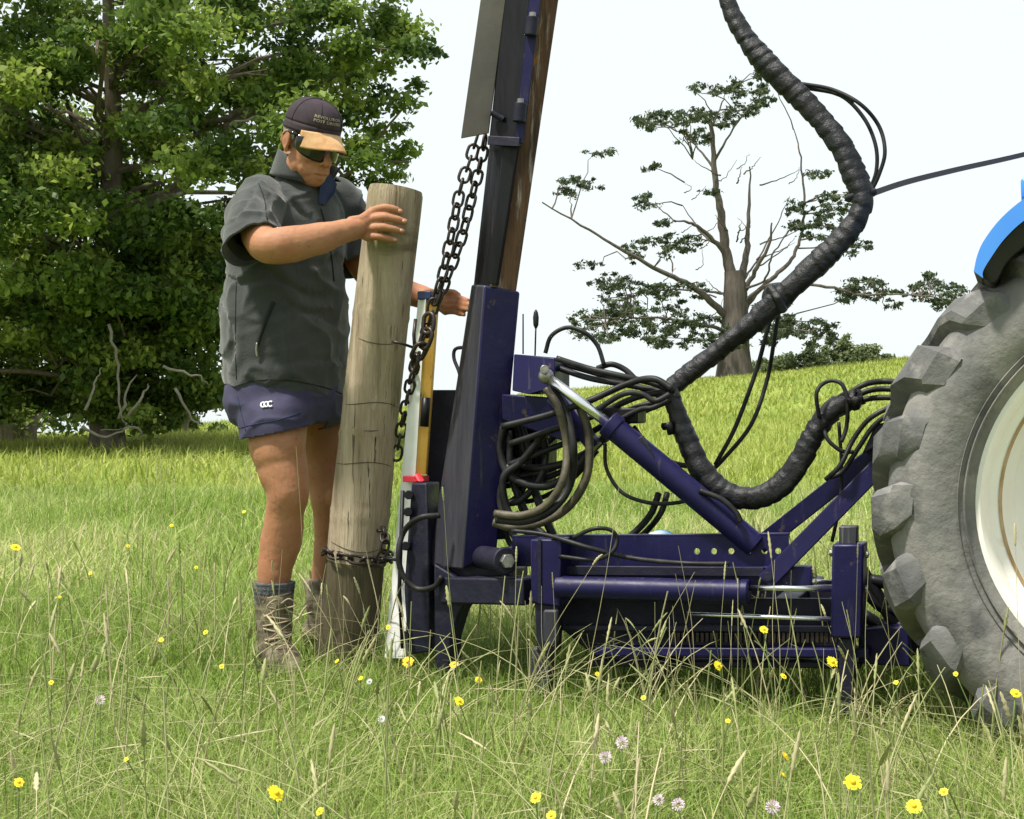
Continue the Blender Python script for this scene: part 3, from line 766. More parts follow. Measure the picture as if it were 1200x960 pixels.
# ---------------------------------------------------------------- wooden post
def post_axis(py):
    t = (py - 226) / (780 - 226)
    return W(464 + (405 - 464) * t, py, 4.30 + .06 * t)
def build_post():
    base = post_axis(790); top = post_axis(222)
    t = thing('fence_post', base, 'round weathered wooden post held upright by the man, dark and soil stained at its foot', 'post')
    ax = (top - base).normalized(); a = ax.cross(Vector((0, 1, 0))).normalized(); b = ax.cross(a)
    g = G(); N = 90; n = 48; L = (top - base).length; split = .243
    def rad(u, k):
        r = .0925 - .0085 * u
        p = Vector((math.cos(k) * .8, math.sin(k) * .8, u * 3))
        r += .0028 * noise.noise(p * 2.2) + .0016 * noise.noise(Vector((math.cos(k) * 5, math.sin(k) * 5, u * 2)))
        for (u0, am) in ((.335, .0022), (.50, .0025), (.585, .002), (.74, .002)):
            r += 1.6 * am * math.exp(-((u - u0 - .008 * math.sin(k * 2 + u0 * 9)) / .006) ** 2)
        return r
    vs = []; fs = []; mi = []
    us = [i / (N - 1) for i in range(N)]
    for u in us:
        for k in range(n):
            an = 2 * PI * k / n; bow = a * (.006 * math.sin(u * 3))
            lift = ax * (.006 * math.sin(an + .6) if u == 1 else 0)
            vs.append(base + ax * (L * u) + bow + lift + (a * math.cos(an) + b * math.sin(an)) * (rad(u, an) - (.004 if u == 1 else 0)))
    g2 = G(); g3 = G(); gm = G()
    cutrow = int(split * N)
    for lo, hi, gg in ((0, cutrow, g3), (cutrow, N - 1, g2)):
        sub = vs[lo * n:(hi + 1) * n]; ff = []
        for i in range(hi - lo):
            for k in range(n): ff.append((i * n + k, i * n + (k + 1) % n, (i + 1) * n + (k + 1) % n, (i + 1) * n + k))
        if hi == N - 1: ff.append([(hi - lo) * n + k for k in range(n)])
        gg.add(sub, ff)
    for (py, w0, w1) in ((398, -2.6, -.9), (471, -2.9, -.5), (540, -2.8, -.4), (637, -2.6, -.6), (498, -2.0, -1.5)):
        q = []
        for i in range(15):
            an = w0 + (w1 - w0) * i / 14; u = (790 - py) / 568 + .006 * math.sin(an * 2.2 + py)
            q.append(base + ax * (L * u) + a * (.006 * math.sin(u * 3)) + (a * math.cos(an) - b * math.sin(an)) * (rad(u, -an) + .0004))
        gm = G(); gm.tube(q, [.0015 * math.sin(PI * (i + .5) / 15) ** .5 for i in range(15)], 6); gm.build('wire_scar', MT['woodwet'], t, 180)
    g2.build('shaft', MT['wood'], t, 50); g3.build('butt', MT['woodwet'], t, 50)
build_post()

# ---------------------------------------------------------------- chains
def link_mesh(L, wd, r):
    g = G(); P = []
    for k in range(20):
        a = 2 * PI * k / 20; s = math.sin(a); c = math.cos(a)
        P.append(Vector((wd * .5 * c, 0, (L / 2 - wd / 2) * (1 if s > 0 else -1) * min(1, abs(s) * 3) + wd * .5 * s)))
    g.tube(P, r, 8, closed=True); return g
LM = {}
def chain_links(path, parent, L=.047, wd=.030, r=.0045, twist=0):
    P, _ = spline(path, sub=30); off = world_of(parent)
    key = (L, wd, r)
    if key not in LM:
        me = link_mesh(L, wd, r).mesh('link'); me.materials.append(MT['chain']); me.polygons.foreach_set('use_smooth', [True] * len(me.polygons)); LM[key] = me
    step = L - 2.3 * r; acc = 0; k = 0; last = P[0]; nxt = step / 2
    for i in range(1, len(P)):
        seg = (P[i] - P[i - 1]).length
        while acc + seg >= nxt and seg > 0:
            p = P[i - 1].lerp(P[i], (nxt - acc) / seg); t = (P[i] - P[i - 1]).normalized()
            q = t.to_track_quat('Z', 'Y'); m_ = q.to_matrix().to_4x4() @ Matrix.Rotation(twist + (PI / 2) * (k % 2) + random.gauss(0, .12), 4, 'Z')
            o = bpy.data.objects.new('link', LM[key]); col.objects.link(o); o.parent = parent
            o.matrix_local = Matrix.Translation(p - off) @ m_
            nxt += step; k += 1
        acc += seg
hc_top = M(566, 160, .12)
hc = thing('lifting_chain', hc_top, 'heavy oily chain hanging doubled from the mast beside the wooden post', 'chain')
chain_links([M(560, 158, .12), M(550, 190, .10), M(540, 220, .08), M(530, 270, .07), M(519, 320, .06), M(509, 355, .06)], hc, twist=.4)
chain_links([M(569, 160, .14), M(562, 195, .12), M(552, 235, .10), M(542, 275, .09), M(527, 318, .08), M(514, 352, .07)], hc, twist=.9)
chain_links([M(509, 352, .06), M(503, 380, .07), M(492, 408, .10), M(483, 440, .16), M(476, 475, .20), M(470, 505, .22), M(464, 538, .23)], hc, twist=.7)
chain_links([M(503, 370, .045), M(500, 395, .04), M(490, 415, .05), M(484, 432, .08)], hc, L=.06, wd=.038, r=.0065, twist=.2)
def hookbar():
    g = G()
    g.tube([M(459, 400, .02), M(472, 403, .03), M(486, 408, .08)], .0042, 8); g.tube([M(486, 410, .09), M(485, 392, .1), M(487, 374, .11)], .0055, 8)
    g.build('hook', MT['chain'], hc, 180)
hookbar()
def ring_chain():
    c = post_axis(650); t = thing('choker_chain', c, 'chain wrapped round the lower end of the wooden post', 'chain')
    ax = (post_axis(222) - post_axis(790)).normalized(); a = ax.cross(Vector((0, 1, 0))).normalized(); b = ax.cross(a)
    pts = []
    for k in range(25):
        an = 2 * PI * k / 24; pts.append(c + (a * math.cos(an) + b * math.sin(an)) * .0985 + ax * (.004 * math.sin(an * 2)))
    chain_links(pts, t, L=.048, wd=.030, r=.005, twist=.8)
    chain_links([M(446, 655, .14), M(451, 640, .13), M(450, 625, .16), M(444, 618, .2)], t, L=.04, wd=.026, r=.0045)
ring_chain()

# ---------------------------------------------------------------- post driver
def lin(xa, ya, xb, yb, y): return xa + (xb - xa) * (y - ya) / (yb - ya)
MB_ = M(700, 800, .3)
pd = thing('post_driver', (MB_.x, MB_.y, gzf(MB_.x, MB_.y)), 'navy hydraulic post driver with a tall leaning mast and tangled black hoses', 'post driver')
def P_(g, name, m, smooth=40, bevel=.004, parent=pd): return g.build(name, m, parent, smooth, bevel)
TOP = -620
def mast():
    # lower sleeve
    Lb, Fb, Rb = M(501, 664, .15), M(542, 668, .04), M(583, 646, .12)
    Lt, Ft, Rt = M(552, 333, .15), M(567, 334, .06), M(610, 342, .12)
    g = G(); g.box8([Fb, Rb, Lb + Rb - Fb, Lb], [Ft, Rt, Lt + Rt - Ft, Lt], [1, 1, 0, 0, 0, 1]); 
    o = P_(g, 'mast_sleeve', [MT['navy'], MT['graphite']], bevel=.007)
    # rib along the grey face
    # collar at the top of the sleeve
    # inner rail and rusty slide
    def rail(y): return M(lin(555, 330, 592, 0, y), y, .16), M(lin(574, 330, 612, 0, y), y, .075), M(lin(606, 338, 655, 0, y), y, .125)
    L0, F0, R0 = rail(345); L1, F1, R1 = rail(TOP)
    g = G(); g.box8([F0, R0, L0 + R0 - F0, L0], [F1, R1, L1 + R1 - F1, L1], [1, 1, 0, 1, 1, 1]); P_(g, 'slide_beam', [MT['rust'], MT['rail']], bevel=.004)
    # dark channel bolted on the front edge above the collar
    def pt(xa, xb, y, d): return M(lin(xa, 165, xb, 0, y), y, d)
    g = G()
    g.box8([pt(573, 591, 166, .07), pt(605, 621, 166, .06), pt(605, 621, 166, .10), pt(573, 591, 166, .12)],
           [pt(573, 591, TOP, .07), pt(605, 621, TOP, .06), pt(605, 621, TOP, .10), pt(573, 591, TOP, .12)]); P_(g, 'channel', MT['rail'])
    g = G(); g.slab([M(572, 332, .062), M(582, 334, .070), M(606, 172, .070), M(589, 170, .062)], WN * .02); P_(g, 'greasy_edge_strip', MT['rail'], bevel=.002)
    g = G(); g.box8([pt(603, 620, 170, .045), pt(614, 634, 168, .05), pt(614, 634, 168, .07), pt(603, 620, 170, .065)],
                    [pt(603, 620, TOP, .045), pt(614, 634, TOP, .05), pt(614, 634, TOP, .07), pt(603, 620, TOP, .065)]); P_(g, 'blue_strip', MT['navy'], bevel=.002)
    g = G(); g.box8([M(571, 170, .055), M(608, 172, .04), M(612, 172, .10), M(575, 170, .13)], [M(572, 159, .055), M(609, 161, .04), M(613, 161, .10), M(576, 159, .13)]); P_(g, 'collar', MT['navydull'], bevel=.002)
    for (x0, y0, x1, y1) in ((617, 20, 615, 42), (603, 121, 601, 143)):
        g = G(); g.cyl(M(x0 + 7, y0, .035), M(x1 + 7, y1, .035), .0185, n=14); o = P_(g, 'hinge_lug', MT['navydull'], bevel=.002)
        g = G(); g.cyl(M(x0 + 7, y0 - 5, .035), M(x0 + 7, y0, .035), .010, n=10); P_(g, 'hinge_pin', MT['steel'], bevel=0, parent=o)
    # steel guard plate
    q = [M(540, 162, .03), M(572, 156, .07), M(lin(572, 156, 592, 0, -420), -420, .07), M(lin(540, 162, 563, 0, -420), -420, .03)]
    g = G(); g.slab(q, WN * .007); P_(g, 'guard_plate', MT['plate'], bevel=.001)
    g = G(); g.cyl(M(576, 132, .05), M(590, 140, .06), .009, n=10); P_(g, 'plate_bolt', MT['navydull'], bevel=0)
    # hoist sheave at the top the hoses run to
    g = G(); g.cyl(M(648, -330, .05), M(648, -330, .2), .10, n=24); P_(g, 'sheave', MT['navydull'])
    # shear block far up
    g = G(); g.slab([M(505, 457, .26), M(534, 457, .26), M(520, 605, .26), M(497, 605, .26)], WN * .03); P_(g, 'back_plate', MT['navydull'])
    g = G(); P, _ = spline([M(548, 407, .17), M(534, 409, .19), M(532, 420, .19), M(538, 436, .18), M(541, 452, .17)], sub=5); g.tube(P, .0055, 8); P_(g, 'grab_loop', MT['navydull'], 180, 0)
mast()
def guide_bar():
    # white face and yellow face side by side
    top, bot = 349, 772
    def q(xa, xb, y, d, yb=772): return M(lin(xa, top, xb, yb, y), y, d)
    g = G(); g.box8([q(490, 450, bot, .20), q(499, 474, bot, .17), q(503, 478, bot, .22), q(494, 457, bot, .24)],
                    [q(490, 453, top, .20), q(499, 474, top, .17), q(503, 478, top, .22), q(494, 457, top, .24)]); bar = P_(g, 'guide_bar', MT['white'], bevel=.002)
    g = G(); g.box8([q(499, 485, 556, .172, 556), q(513, 499, 556, .19, 556), q(515, 501, 556, .23, 556), q(503, 489, 556, .215, 556)],
                    [q(499, 485, 356, .172, 556), q(513, 499, 356, .19, 556), q(515, 501, 356, .23, 556), q(503, 489, 356, .215, 556)]); P_(g, 'yellow_face', MT['yellow'], bevel=.002)
    g = G(); g.obox(M(501.5, 347, .2), EN * .023, WN * .03, Vector((0, 0, .013))); P_(g, 'end_cap', MT['bluecap'])
    g = G(); g.tube([M(489, 558, .16), M(493, 562, .15), M(487.5, 565, .17)], .012, 8)
    g.obox(M(487.5, 561, .185), EN * .029, WN * .034, Vector((0, 0, .009))); P_(g, 'tape_band', MT['red'], bevel=.003)
    g = G(); c = [M(499.5, 466, .165), M(497, 500, .165)]; g.tube(c, .0135, 10); P_(g, 'slot_roller', MT['rail'], 180, 0)
    g = G(); g.tube([M(449, 654, .12), M(470, 657, .12)], .0045, 8); P_(g, 'latch_pin', MT['rail'], 180, 0)
guide_bar()
def lower_left():
    g = G(); g.slab([M(482, 566, .13), M(500, 566, .11), M(502, 660, .11), M(505, 764, .11), M(478, 768, .13), M(473, 690, .13)], WN * .10); P_(g, 'leg_channel', MT['navydull'], bevel=.006)
    g = G(); g.slab([M(508, 660, .06), M(556, 690, .06), M(538, 718, .06), M(528, 750, .06), M(527, 788, .06), M(509, 788, .06)], WN * .09); P_(g, 'heel_plate', MT['navydull'], bevel=.006)
    g = G(); g.slab([M(500, 585, .22), M(545, 600, .22), M(556, 700, .22), M(528, 735, .22), M(498, 735, .22)], WN * .05); P_(g, 'gusset_plate', MT['navydull'], bevel=.004)
    for (x, y) in ((478, 600), (475, 640), (474, 745), (479, 580)):
        g = G(); g.cyl(M(x, y, .10), M(x, y, .14), .014, n=10); P_(g, 'bolt', MT['rail'], bevel=.002)
    g = G(); g.tube([M(472, 575, .10), M(468, 690, .10), M(472, 760, .10)], .006, 6); P_(g, 'rod', MT['rail'], 180, 0)
    # pivot tube with its flange and nut
    a = M(547, 650, .17); b = M(591, 657, -.03)
    g = G(); g.cyl(a, b, .033, n=28); P_(g, 'pivot_tube', MT['navydull'])
    d = (b - a).normalized()
    g = G(); g.cyl(b - d * .004, b + d * .012, .038, n=28); fl = P_(g, 'pivot_flange', MT['navydull'])
    g = G(); g.cyl(b + d * .012, b + d * .030, .021, n=6); P_(g, 'nut', MT['steel'], bevel=.002, parent=fl)
    g = G(); g.beam(M(527, 690, .10), M(626, 692, .0), .10, .075); P_(g, 'swivel_arm', MT['navydull'], bevel=.006)
    g = G(); g.slab([M(526, 655, .10), M(600, 668, .08), M(600, 685, .08), M(526, 684, .10)], WN * .14); P_(g, 'pivot_block', MT['navydull'], bevel=.004)
    g = G(); g.beam(M(570, 612, .2), M(588, 612, .14), .05, .10); P_(g, 'swivel_lug', MT['navydull'], bevel=.006)
lower_left()
def plate_holes(p0, ex, ez, Wd, H, holes, r, th):
    """flat bar with real round holes; p0 lower left, holes at x positions (m), centre height"""
    g = G(); nn = WN * th
    xs = [0] + [v for h in holes for v in (h - r * 1.8, h + r * 1.8)] + [Wd]
    def V2(x, z, k): return p0 + ex * x + ez * z + (nn if k else Vector((0, 0, 0)))
    zc = H * .5
    for i in range(0, len(xs) - 1, 2):
        g.box8([V2(xs[i], 0, 0), V2(xs[i + 1], 0, 0), V2(xs[i + 1], 0, 1), V2(xs[i], 0, 1)], [V2(xs[i], H, 0), V2(xs[i + 1], H, 0), V2(xs[i + 1], H, 1), V2(xs[i], H, 1)])
    for h in holes:
        x0, x1 = h - r * 1.8, h + r * 1.8; n = 16
        inn = [(h + r * math.cos(2 * PI * k / n), zc + r * math.sin(2 * PI * k / n)) for k in range(n)]
        out = []
        for k in range(n):
            c, s = math.cos(2 * PI * k / n), math.sin(2 * PI * k / n); tx = (r * 1.8) / abs(c) if abs(c) > 1e-6 else 1e9; tz = zc / abs(s) if abs(s) > 1e-6 else 1e9
            t = min(tx, tz); out.append((h + c * t, zc + s * t))
        for k in range(n):
            j = (k + 1) % n
            for kk in (0, 1): g.add([V2(*inn[k], kk), V2(*out[k], kk), V2(*out[j], kk), V2(*inn[j], kk)], [(0, 1, 2, 3)])
            g.add([V2(*inn[k], 0), V2(*inn[j], 0), V2(*inn[j], 1), V2(*inn[k], 1)], [(0, 1, 2, 3)])
            # corner filler
            if abs(abs(out[k][0] - h) - r * 1.8) < 1e-6 and abs(abs(out[j][1] - zc) - zc) < 1e-6 or abs(abs(out[j][0] - h) - r * 1.8) < 1e-6 and abs(abs(out[k][1] - zc) - zc) < 1e-6:
                cx = h + math.copysign(r * 1.8, out[k][0] - h + out[j][0] - h); cz = zc + math.copysign(zc, out[k][1] - zc + out[j][1] - zc)
                for kk in (0, 1): g.add([V2(*out[k], kk), V2(cx, cz, kk), V2(*out[j], kk)], [(0, 1, 2)])
    return g
def frame():
    # upper channel: front web with holes + top flange (wide enough to be a box from the side)
    a = M(600, 664, .02); b = M(924, 664, .02); ex = (b - a); Wd = ex.length; ex.normalize(); H = (M(760, 630, .02) - M(760, 665, .02)).z
    hx = [(M(px, 648, .02) - a).dot(ex) for px in (816, 836, 856, 876, 895, 911)]
    g = plate_holes(a, ex, Vector((0, 0, 1)), Wd, H, hx, .0085, .010); P_(g, 'perforated_rail', MT['navy'], bevel=0)
    g = G(); g.slab([a + Vector((0, 0, H)), b + Vector((0, 0, H)), b + Vector((0, 0, H)) + WN * .03, a + Vector((0, 0, H)) + WN * .03], Vector((0, 0, .006))); P_(g, 'rail_flange', MT['navy'], bevel=.001)
    # inner box beam behind, seen through the gap on the left
    g = G(); g.beam(M(596, 650, .14), M(800, 650, .14), .05, .05); P_(g, 'cross_beam', MT['navydull'])
    g = G(); g.slab([M(650, 691, .005), M(951, 689, .005), M(951, 664, .005), M(650, 664, .005)], WN * .05); P_(g, 'slide_rail', MT['navy'], bevel=.003)
    g = G(); g.slab([M(640, 674, -.012), M(895, 676, -.012), M(895, 665, -.012), M(640, 663, -.012)], WN * .016); P_(g, 'cover_strip', MT['navydull'], bevel=.002)
    # side shift ram
    g = G(); g.cyl(M(652, 688, -.055), M(874, 694, -.055), .0315, n=28); ram = P_(g, 'shift_ram', MT['navy'])
    g = G(); g.cyl(M(868, 693.9, -.055), M(878, 694.3, -.055), .034, n=28); P_(g, 'ram_gland', MT['navy'], parent=ram)
    g = G(); g.cyl(M(874, 689, -.055), M(975, 690, -.055), .0075, n=14); P_(g, 'ram_rod', MT['chrome'], 180, 0, ram)
    g = G(); g.cyl(M(925, 681, .03), M(975, 682, .03), .0065, n=14); P_(g, 'guide_rod', MT['chrome'], 180, 0)
    # lower rails and rack
    g = G(); g.cyl(M(805, 720, -.03), M(1012, 727, -.03), .006, n=12); P_(g, 'guide_rod', MT['chrome'], 180, 0)
    g = G(); g.beam(M(660, 735, .0), M(1008, 738, .0), .03, .016); P_(g, 'lower_rail', MT['navydull'])
    g = G()
    for k in range(36):
        px = 790 + k * 5.6; p = M(px, 747, -.01); g.obox(p, EN * .0042, WN * .008, Vector((0, 0, .013)))
    P_(g, 'toothed_rack', MT['chain'], bevel=.001)
    g = G(); g.beam(M(700, 762, -.01), M(1020, 764, -.01), .05, .024); P_(g, 'bottom_rail', MT['navy'])
    g = G(); g.beam(M(690, 776, .04), M(1010, 778, .04), .05, .018); P_(g, 'skid_rail', MT['navydull'])
    g = G(); g.slab([M(655, 700, .06), M(1000, 702, .06), M(1000, 772, .06), M(700, 772, .06), M(655, 735, .06)], WN * .02); P_(g, 'shade_plate', MT['navydull'])  # dark plate added to stand for the shade under the frame
    for (x0, x1, d) in ((660, 990, .35), (640, 1000, .62)):
        g = G(); g.beam(M(x0, 700, d), M(x1, 703, d), .08, .09); P_(g, 'cross_beam', MT['navydull'])
    for x in (690, 800, 920, 985):
        g = G(); a_ = M(x, 715, .08); g.beam(a_, a_ + WN * .56, .06, .06); P_(g, 'cross_member', MT['navydull'])
    g = G(); g.beam(M(790, 780, .05), M(760, 780, .05), .06, .05); P_(g, 'skid_pad', MT['navydull'])
    for d in (.62,):
        g = G(); p = M(640, 705, d); g.beam(p, Vector((p.x, p.y, gzf(p.x, p.y) - .02)), .06, .06, Vector((0, 1, 0))); P_(g, 'rear_foot', MT['navydull'])
    # jack leg at the front
    g = G(); g.slab([M(621, 632, -.07), M(658, 632, -.07), M(656, 712, -.07), M(622, 706, -.07)], WN * .09); P_(g, 'jack_post', MT['navy'], bevel=.005)
    g = G(); g.slab([M(630, 632, -.075), M(634, 632, -.075), M(634, 708, -.075), M(630, 707, -.075)], WN * .005); P_(g, 'weld_rib', MT['navydull'], bevel=.001)
    g = G(); g.slab([M(626, 706, -.06), M(654, 710, -.06), M(650, 765, -.06), M(629, 765, -.06)], WN * .06); P_(g, 'jack_leg', MT['navydull'], bevel=.005)
    g = G(); g.slab([M(636, 715, -.085), M(653, 715, -.085), M(654, 750, -.085), M(648, 760, -.085), M(636, 752, -.085)], WN * .02); P_(g, 'jack_pad', MT['graphite'], bevel=.006)
    g = G(); g.slab([M(622, 760, -.05), M(646, 757, -.05), M(642, 815, -.05), M(632, 822, -.05), M(618, 818, -.05)], WN * .05); P_(g, 'jack_foot', MT['graphite'], bevel=.006)
    # right upright
    g = G(); g.slab([M(975, 638, -.09), M(1012, 638, -.09), M(1010, 748, -.09), M(973, 748, -.09)], WN * .10); P_(g, 'upright', MT['navy'], bevel=.006)
    g = G(); g.slab([M(983, 617, -.06), M(1004, 617, -.06), M(1004, 640, -.06), M(983, 640, -.06)], WN * .05); P_(g, 'upright_tube', MT['graphite'], bevel=.003)
    for (x, y) in ((972, 648), (1014, 650), (1014, 690)):
        g = G(); g.cyl(M(x, y, -.06), M(x + 4, y, -.06), .009, n=8); P_(g, 'bolt', MT['steel'], bevel=.001)
    g = G(); g.slab([M(983, 748, -.07), M(1001, 748, -.07), M(1001, 840, -.07), M(983, 840, -.07)], WN * .05); P_(g, 'upright_foot', MT['navydull'], bevel=.004)
    # link beams toward the tractor
    g = G(); g.slab([M(1006, 738, .02), M(1064, 734, .02), M(1068, 782, .02), M(1006, 778, .02)], WN * .07); P_(g, 'draw_beam', MT['navy'], bevel=.005)
    g = G()
    for pts in ([(1010, 668), (1030, 700), (1052, 740)], [(1012, 690), (1035, 712), (1060, 716)], [(1020, 680), (1040, 684), (1075, 700)], [(1010, 720), (1040, 735), (1080, 730)]):
        P, _ = spline([M(x, y, .10) for x, y in pts], sub=4); g2 = G(); g2.tube(P, .017, 8); P_(g2, 'lift_link', MT['rail'], 180, 0)
    g = G(); g.beam(M(1018, 760, .3), M(1230, 720, .5), .07, .07); P_(g, 'lower_link', MT['navydull'])
    # A-frame braces
    def flat(a_, b_, hw, th, m, nm, d2=0):
        d = (b_ - a_).normalized(); s = d.cross(WN).normalized() * hw; g = G(); g.slab([a_ - s, b_ - s, b_ + s, a_ + s], WN * th); P_(g, nm, m, bevel=.003)
    flat(M(889, 640, .16), M(1046, 516, .16), .024, .012, MT['navy'], 'brace')
    flat(M(896, 683, -.03), M(1056, 520, .08), .0235, .012, MT['navy'], 'brace')
    g = G(); g.cyl(M(900, 676, -.04), M(900, 676, .02), .012, n=12); P_(g, 'brace_bolt', MT['navydull'], bevel=.001)
    g = G(); g.slab([M(1026, 497, .06), M(1056, 492, .06), M(1058, 522, .06), M(1034, 520, .06), M(1010, 532, .06)], WN * .11); P_(g, 'top_bracket', MT['navydull'], bevel=.004)
    g = G(); g.beam(M(1050, 505, .12), M(1240, 520, .22), .05, .05); P_(g, 'top_link', MT['rail'])
    # tilt cylinder
    a_, b_, c_ = M(640, 441, -.02), M(714, 497, -.02), M(886, 640, .03); dd = (c_ - b_).normalized()
    g = G(); g.cyl(b_, c_, .0335, n=30); cy = P_(g, 'tilt_cylinder', MT['navy'])
    g = G(); g.cyl(b_ - dd * .006, b_ + dd * .028, .0375, n=30); P_(g, 'gland', MT['navy'], parent=cy)
    g = G(); g.cyl(a_, b_, .0145, n=18); P_(g, 'piston_rod', MT['chrome'], 180, 0, cy)
    g = G(); g.ball(a_, (.022, .022, .022)); g.build('rod_eye', MT['steel'], cy, 180)
    g = G(); g.cyl(M(638, 433, -.06), M(638, 433, .06), .012, n=14); P_(g, 'clevis_pin', MT['steel'], bevel=.001)
    g = G(); g.beam(M(750, 512, -.03), M(766, 540, -.03), .012, .02); P_(g, 'port_block', MT['navydull'])
    # control box and arm
    g = G(); g.slab([M(602, 415, .08), M(650, 419, .02), M(650, 455, .02), M(618, 462, .02), M(600, 458, .08)], WN * .14); P_(g, 'control_box', MT['navy'], bevel=.004)
    g = G(); g.slab([M(588, 462, .05), M(655, 467, .03), M(668, 480, .03), M(668, 520, .05), M(588, 492, .06)], WN * .10); P_(g, 'arm_plate', MT['navy'], bevel=.004)
    g = G(); g.slab([M(650, 450, .03), M(672, 480, .03), M(700, 520, .03), M(690, 530, .03), M(640, 470, .03)], WN * .05); P_(g, 'arm_gusset', MT['navy'], bevel=.003)
    for (x0, y0, x1, y1, r0, kn) in ((613, 415, 613, 368, .0022, 0), (627, 417, 628, 380, .0024, 1)):
        g = G(); g.tube([M(x0, y0, .10), M(x1, y1, .10)], r0, 6); lv = P_(g, 'lever', MT['rail'], 180, 0)
        if kn: g = G(); g.tube([M(628, 385, .10), M(628, 381, .10), M(628, 372, .10), M(628, 366, .10), M(628, 363, .10)], [.003, .0075, .0085, .006, .002], 10); P_(g, 'knob', MT['hose'], 180, 0, lv)
    g = G(); g.slab([M(590, 488, .2), M(642, 492, .2), M(640, 566, .2), M(590, 572, .2)], WN * .10); P_(g, 'valve_block', MT['rail'], bevel=.006)
    g = G(); g.obox(M(730, 487, .08), EN * .055, WN * .05, Vector((0, 0, .022))); P_(g, 'valve_block', MT['rail'], bevel=.006)
    for x in (604, 616, 628):
        g = G(); g.cyl(M(x, 566, .2), M(x, 490, .2), .011, n=8); P_(g, 'pipe_fitting', MT['rail'], bevel=0)
    # rag lying on the rail
    g = G(); 
    for (x, y, s_) in ((768, 626, .022), (776, 624, .028), (785, 627, .02)): g.ball(M(x, y + 2, .05), (s_, .02, .012))
    me = remeshed(g, .004, 4); put(me, 'blue_rag', mat('pale_blue_rag', (.12, .35, .62), .9, var=(.5, .55, .6), scale=20), pd, 180)
frame()

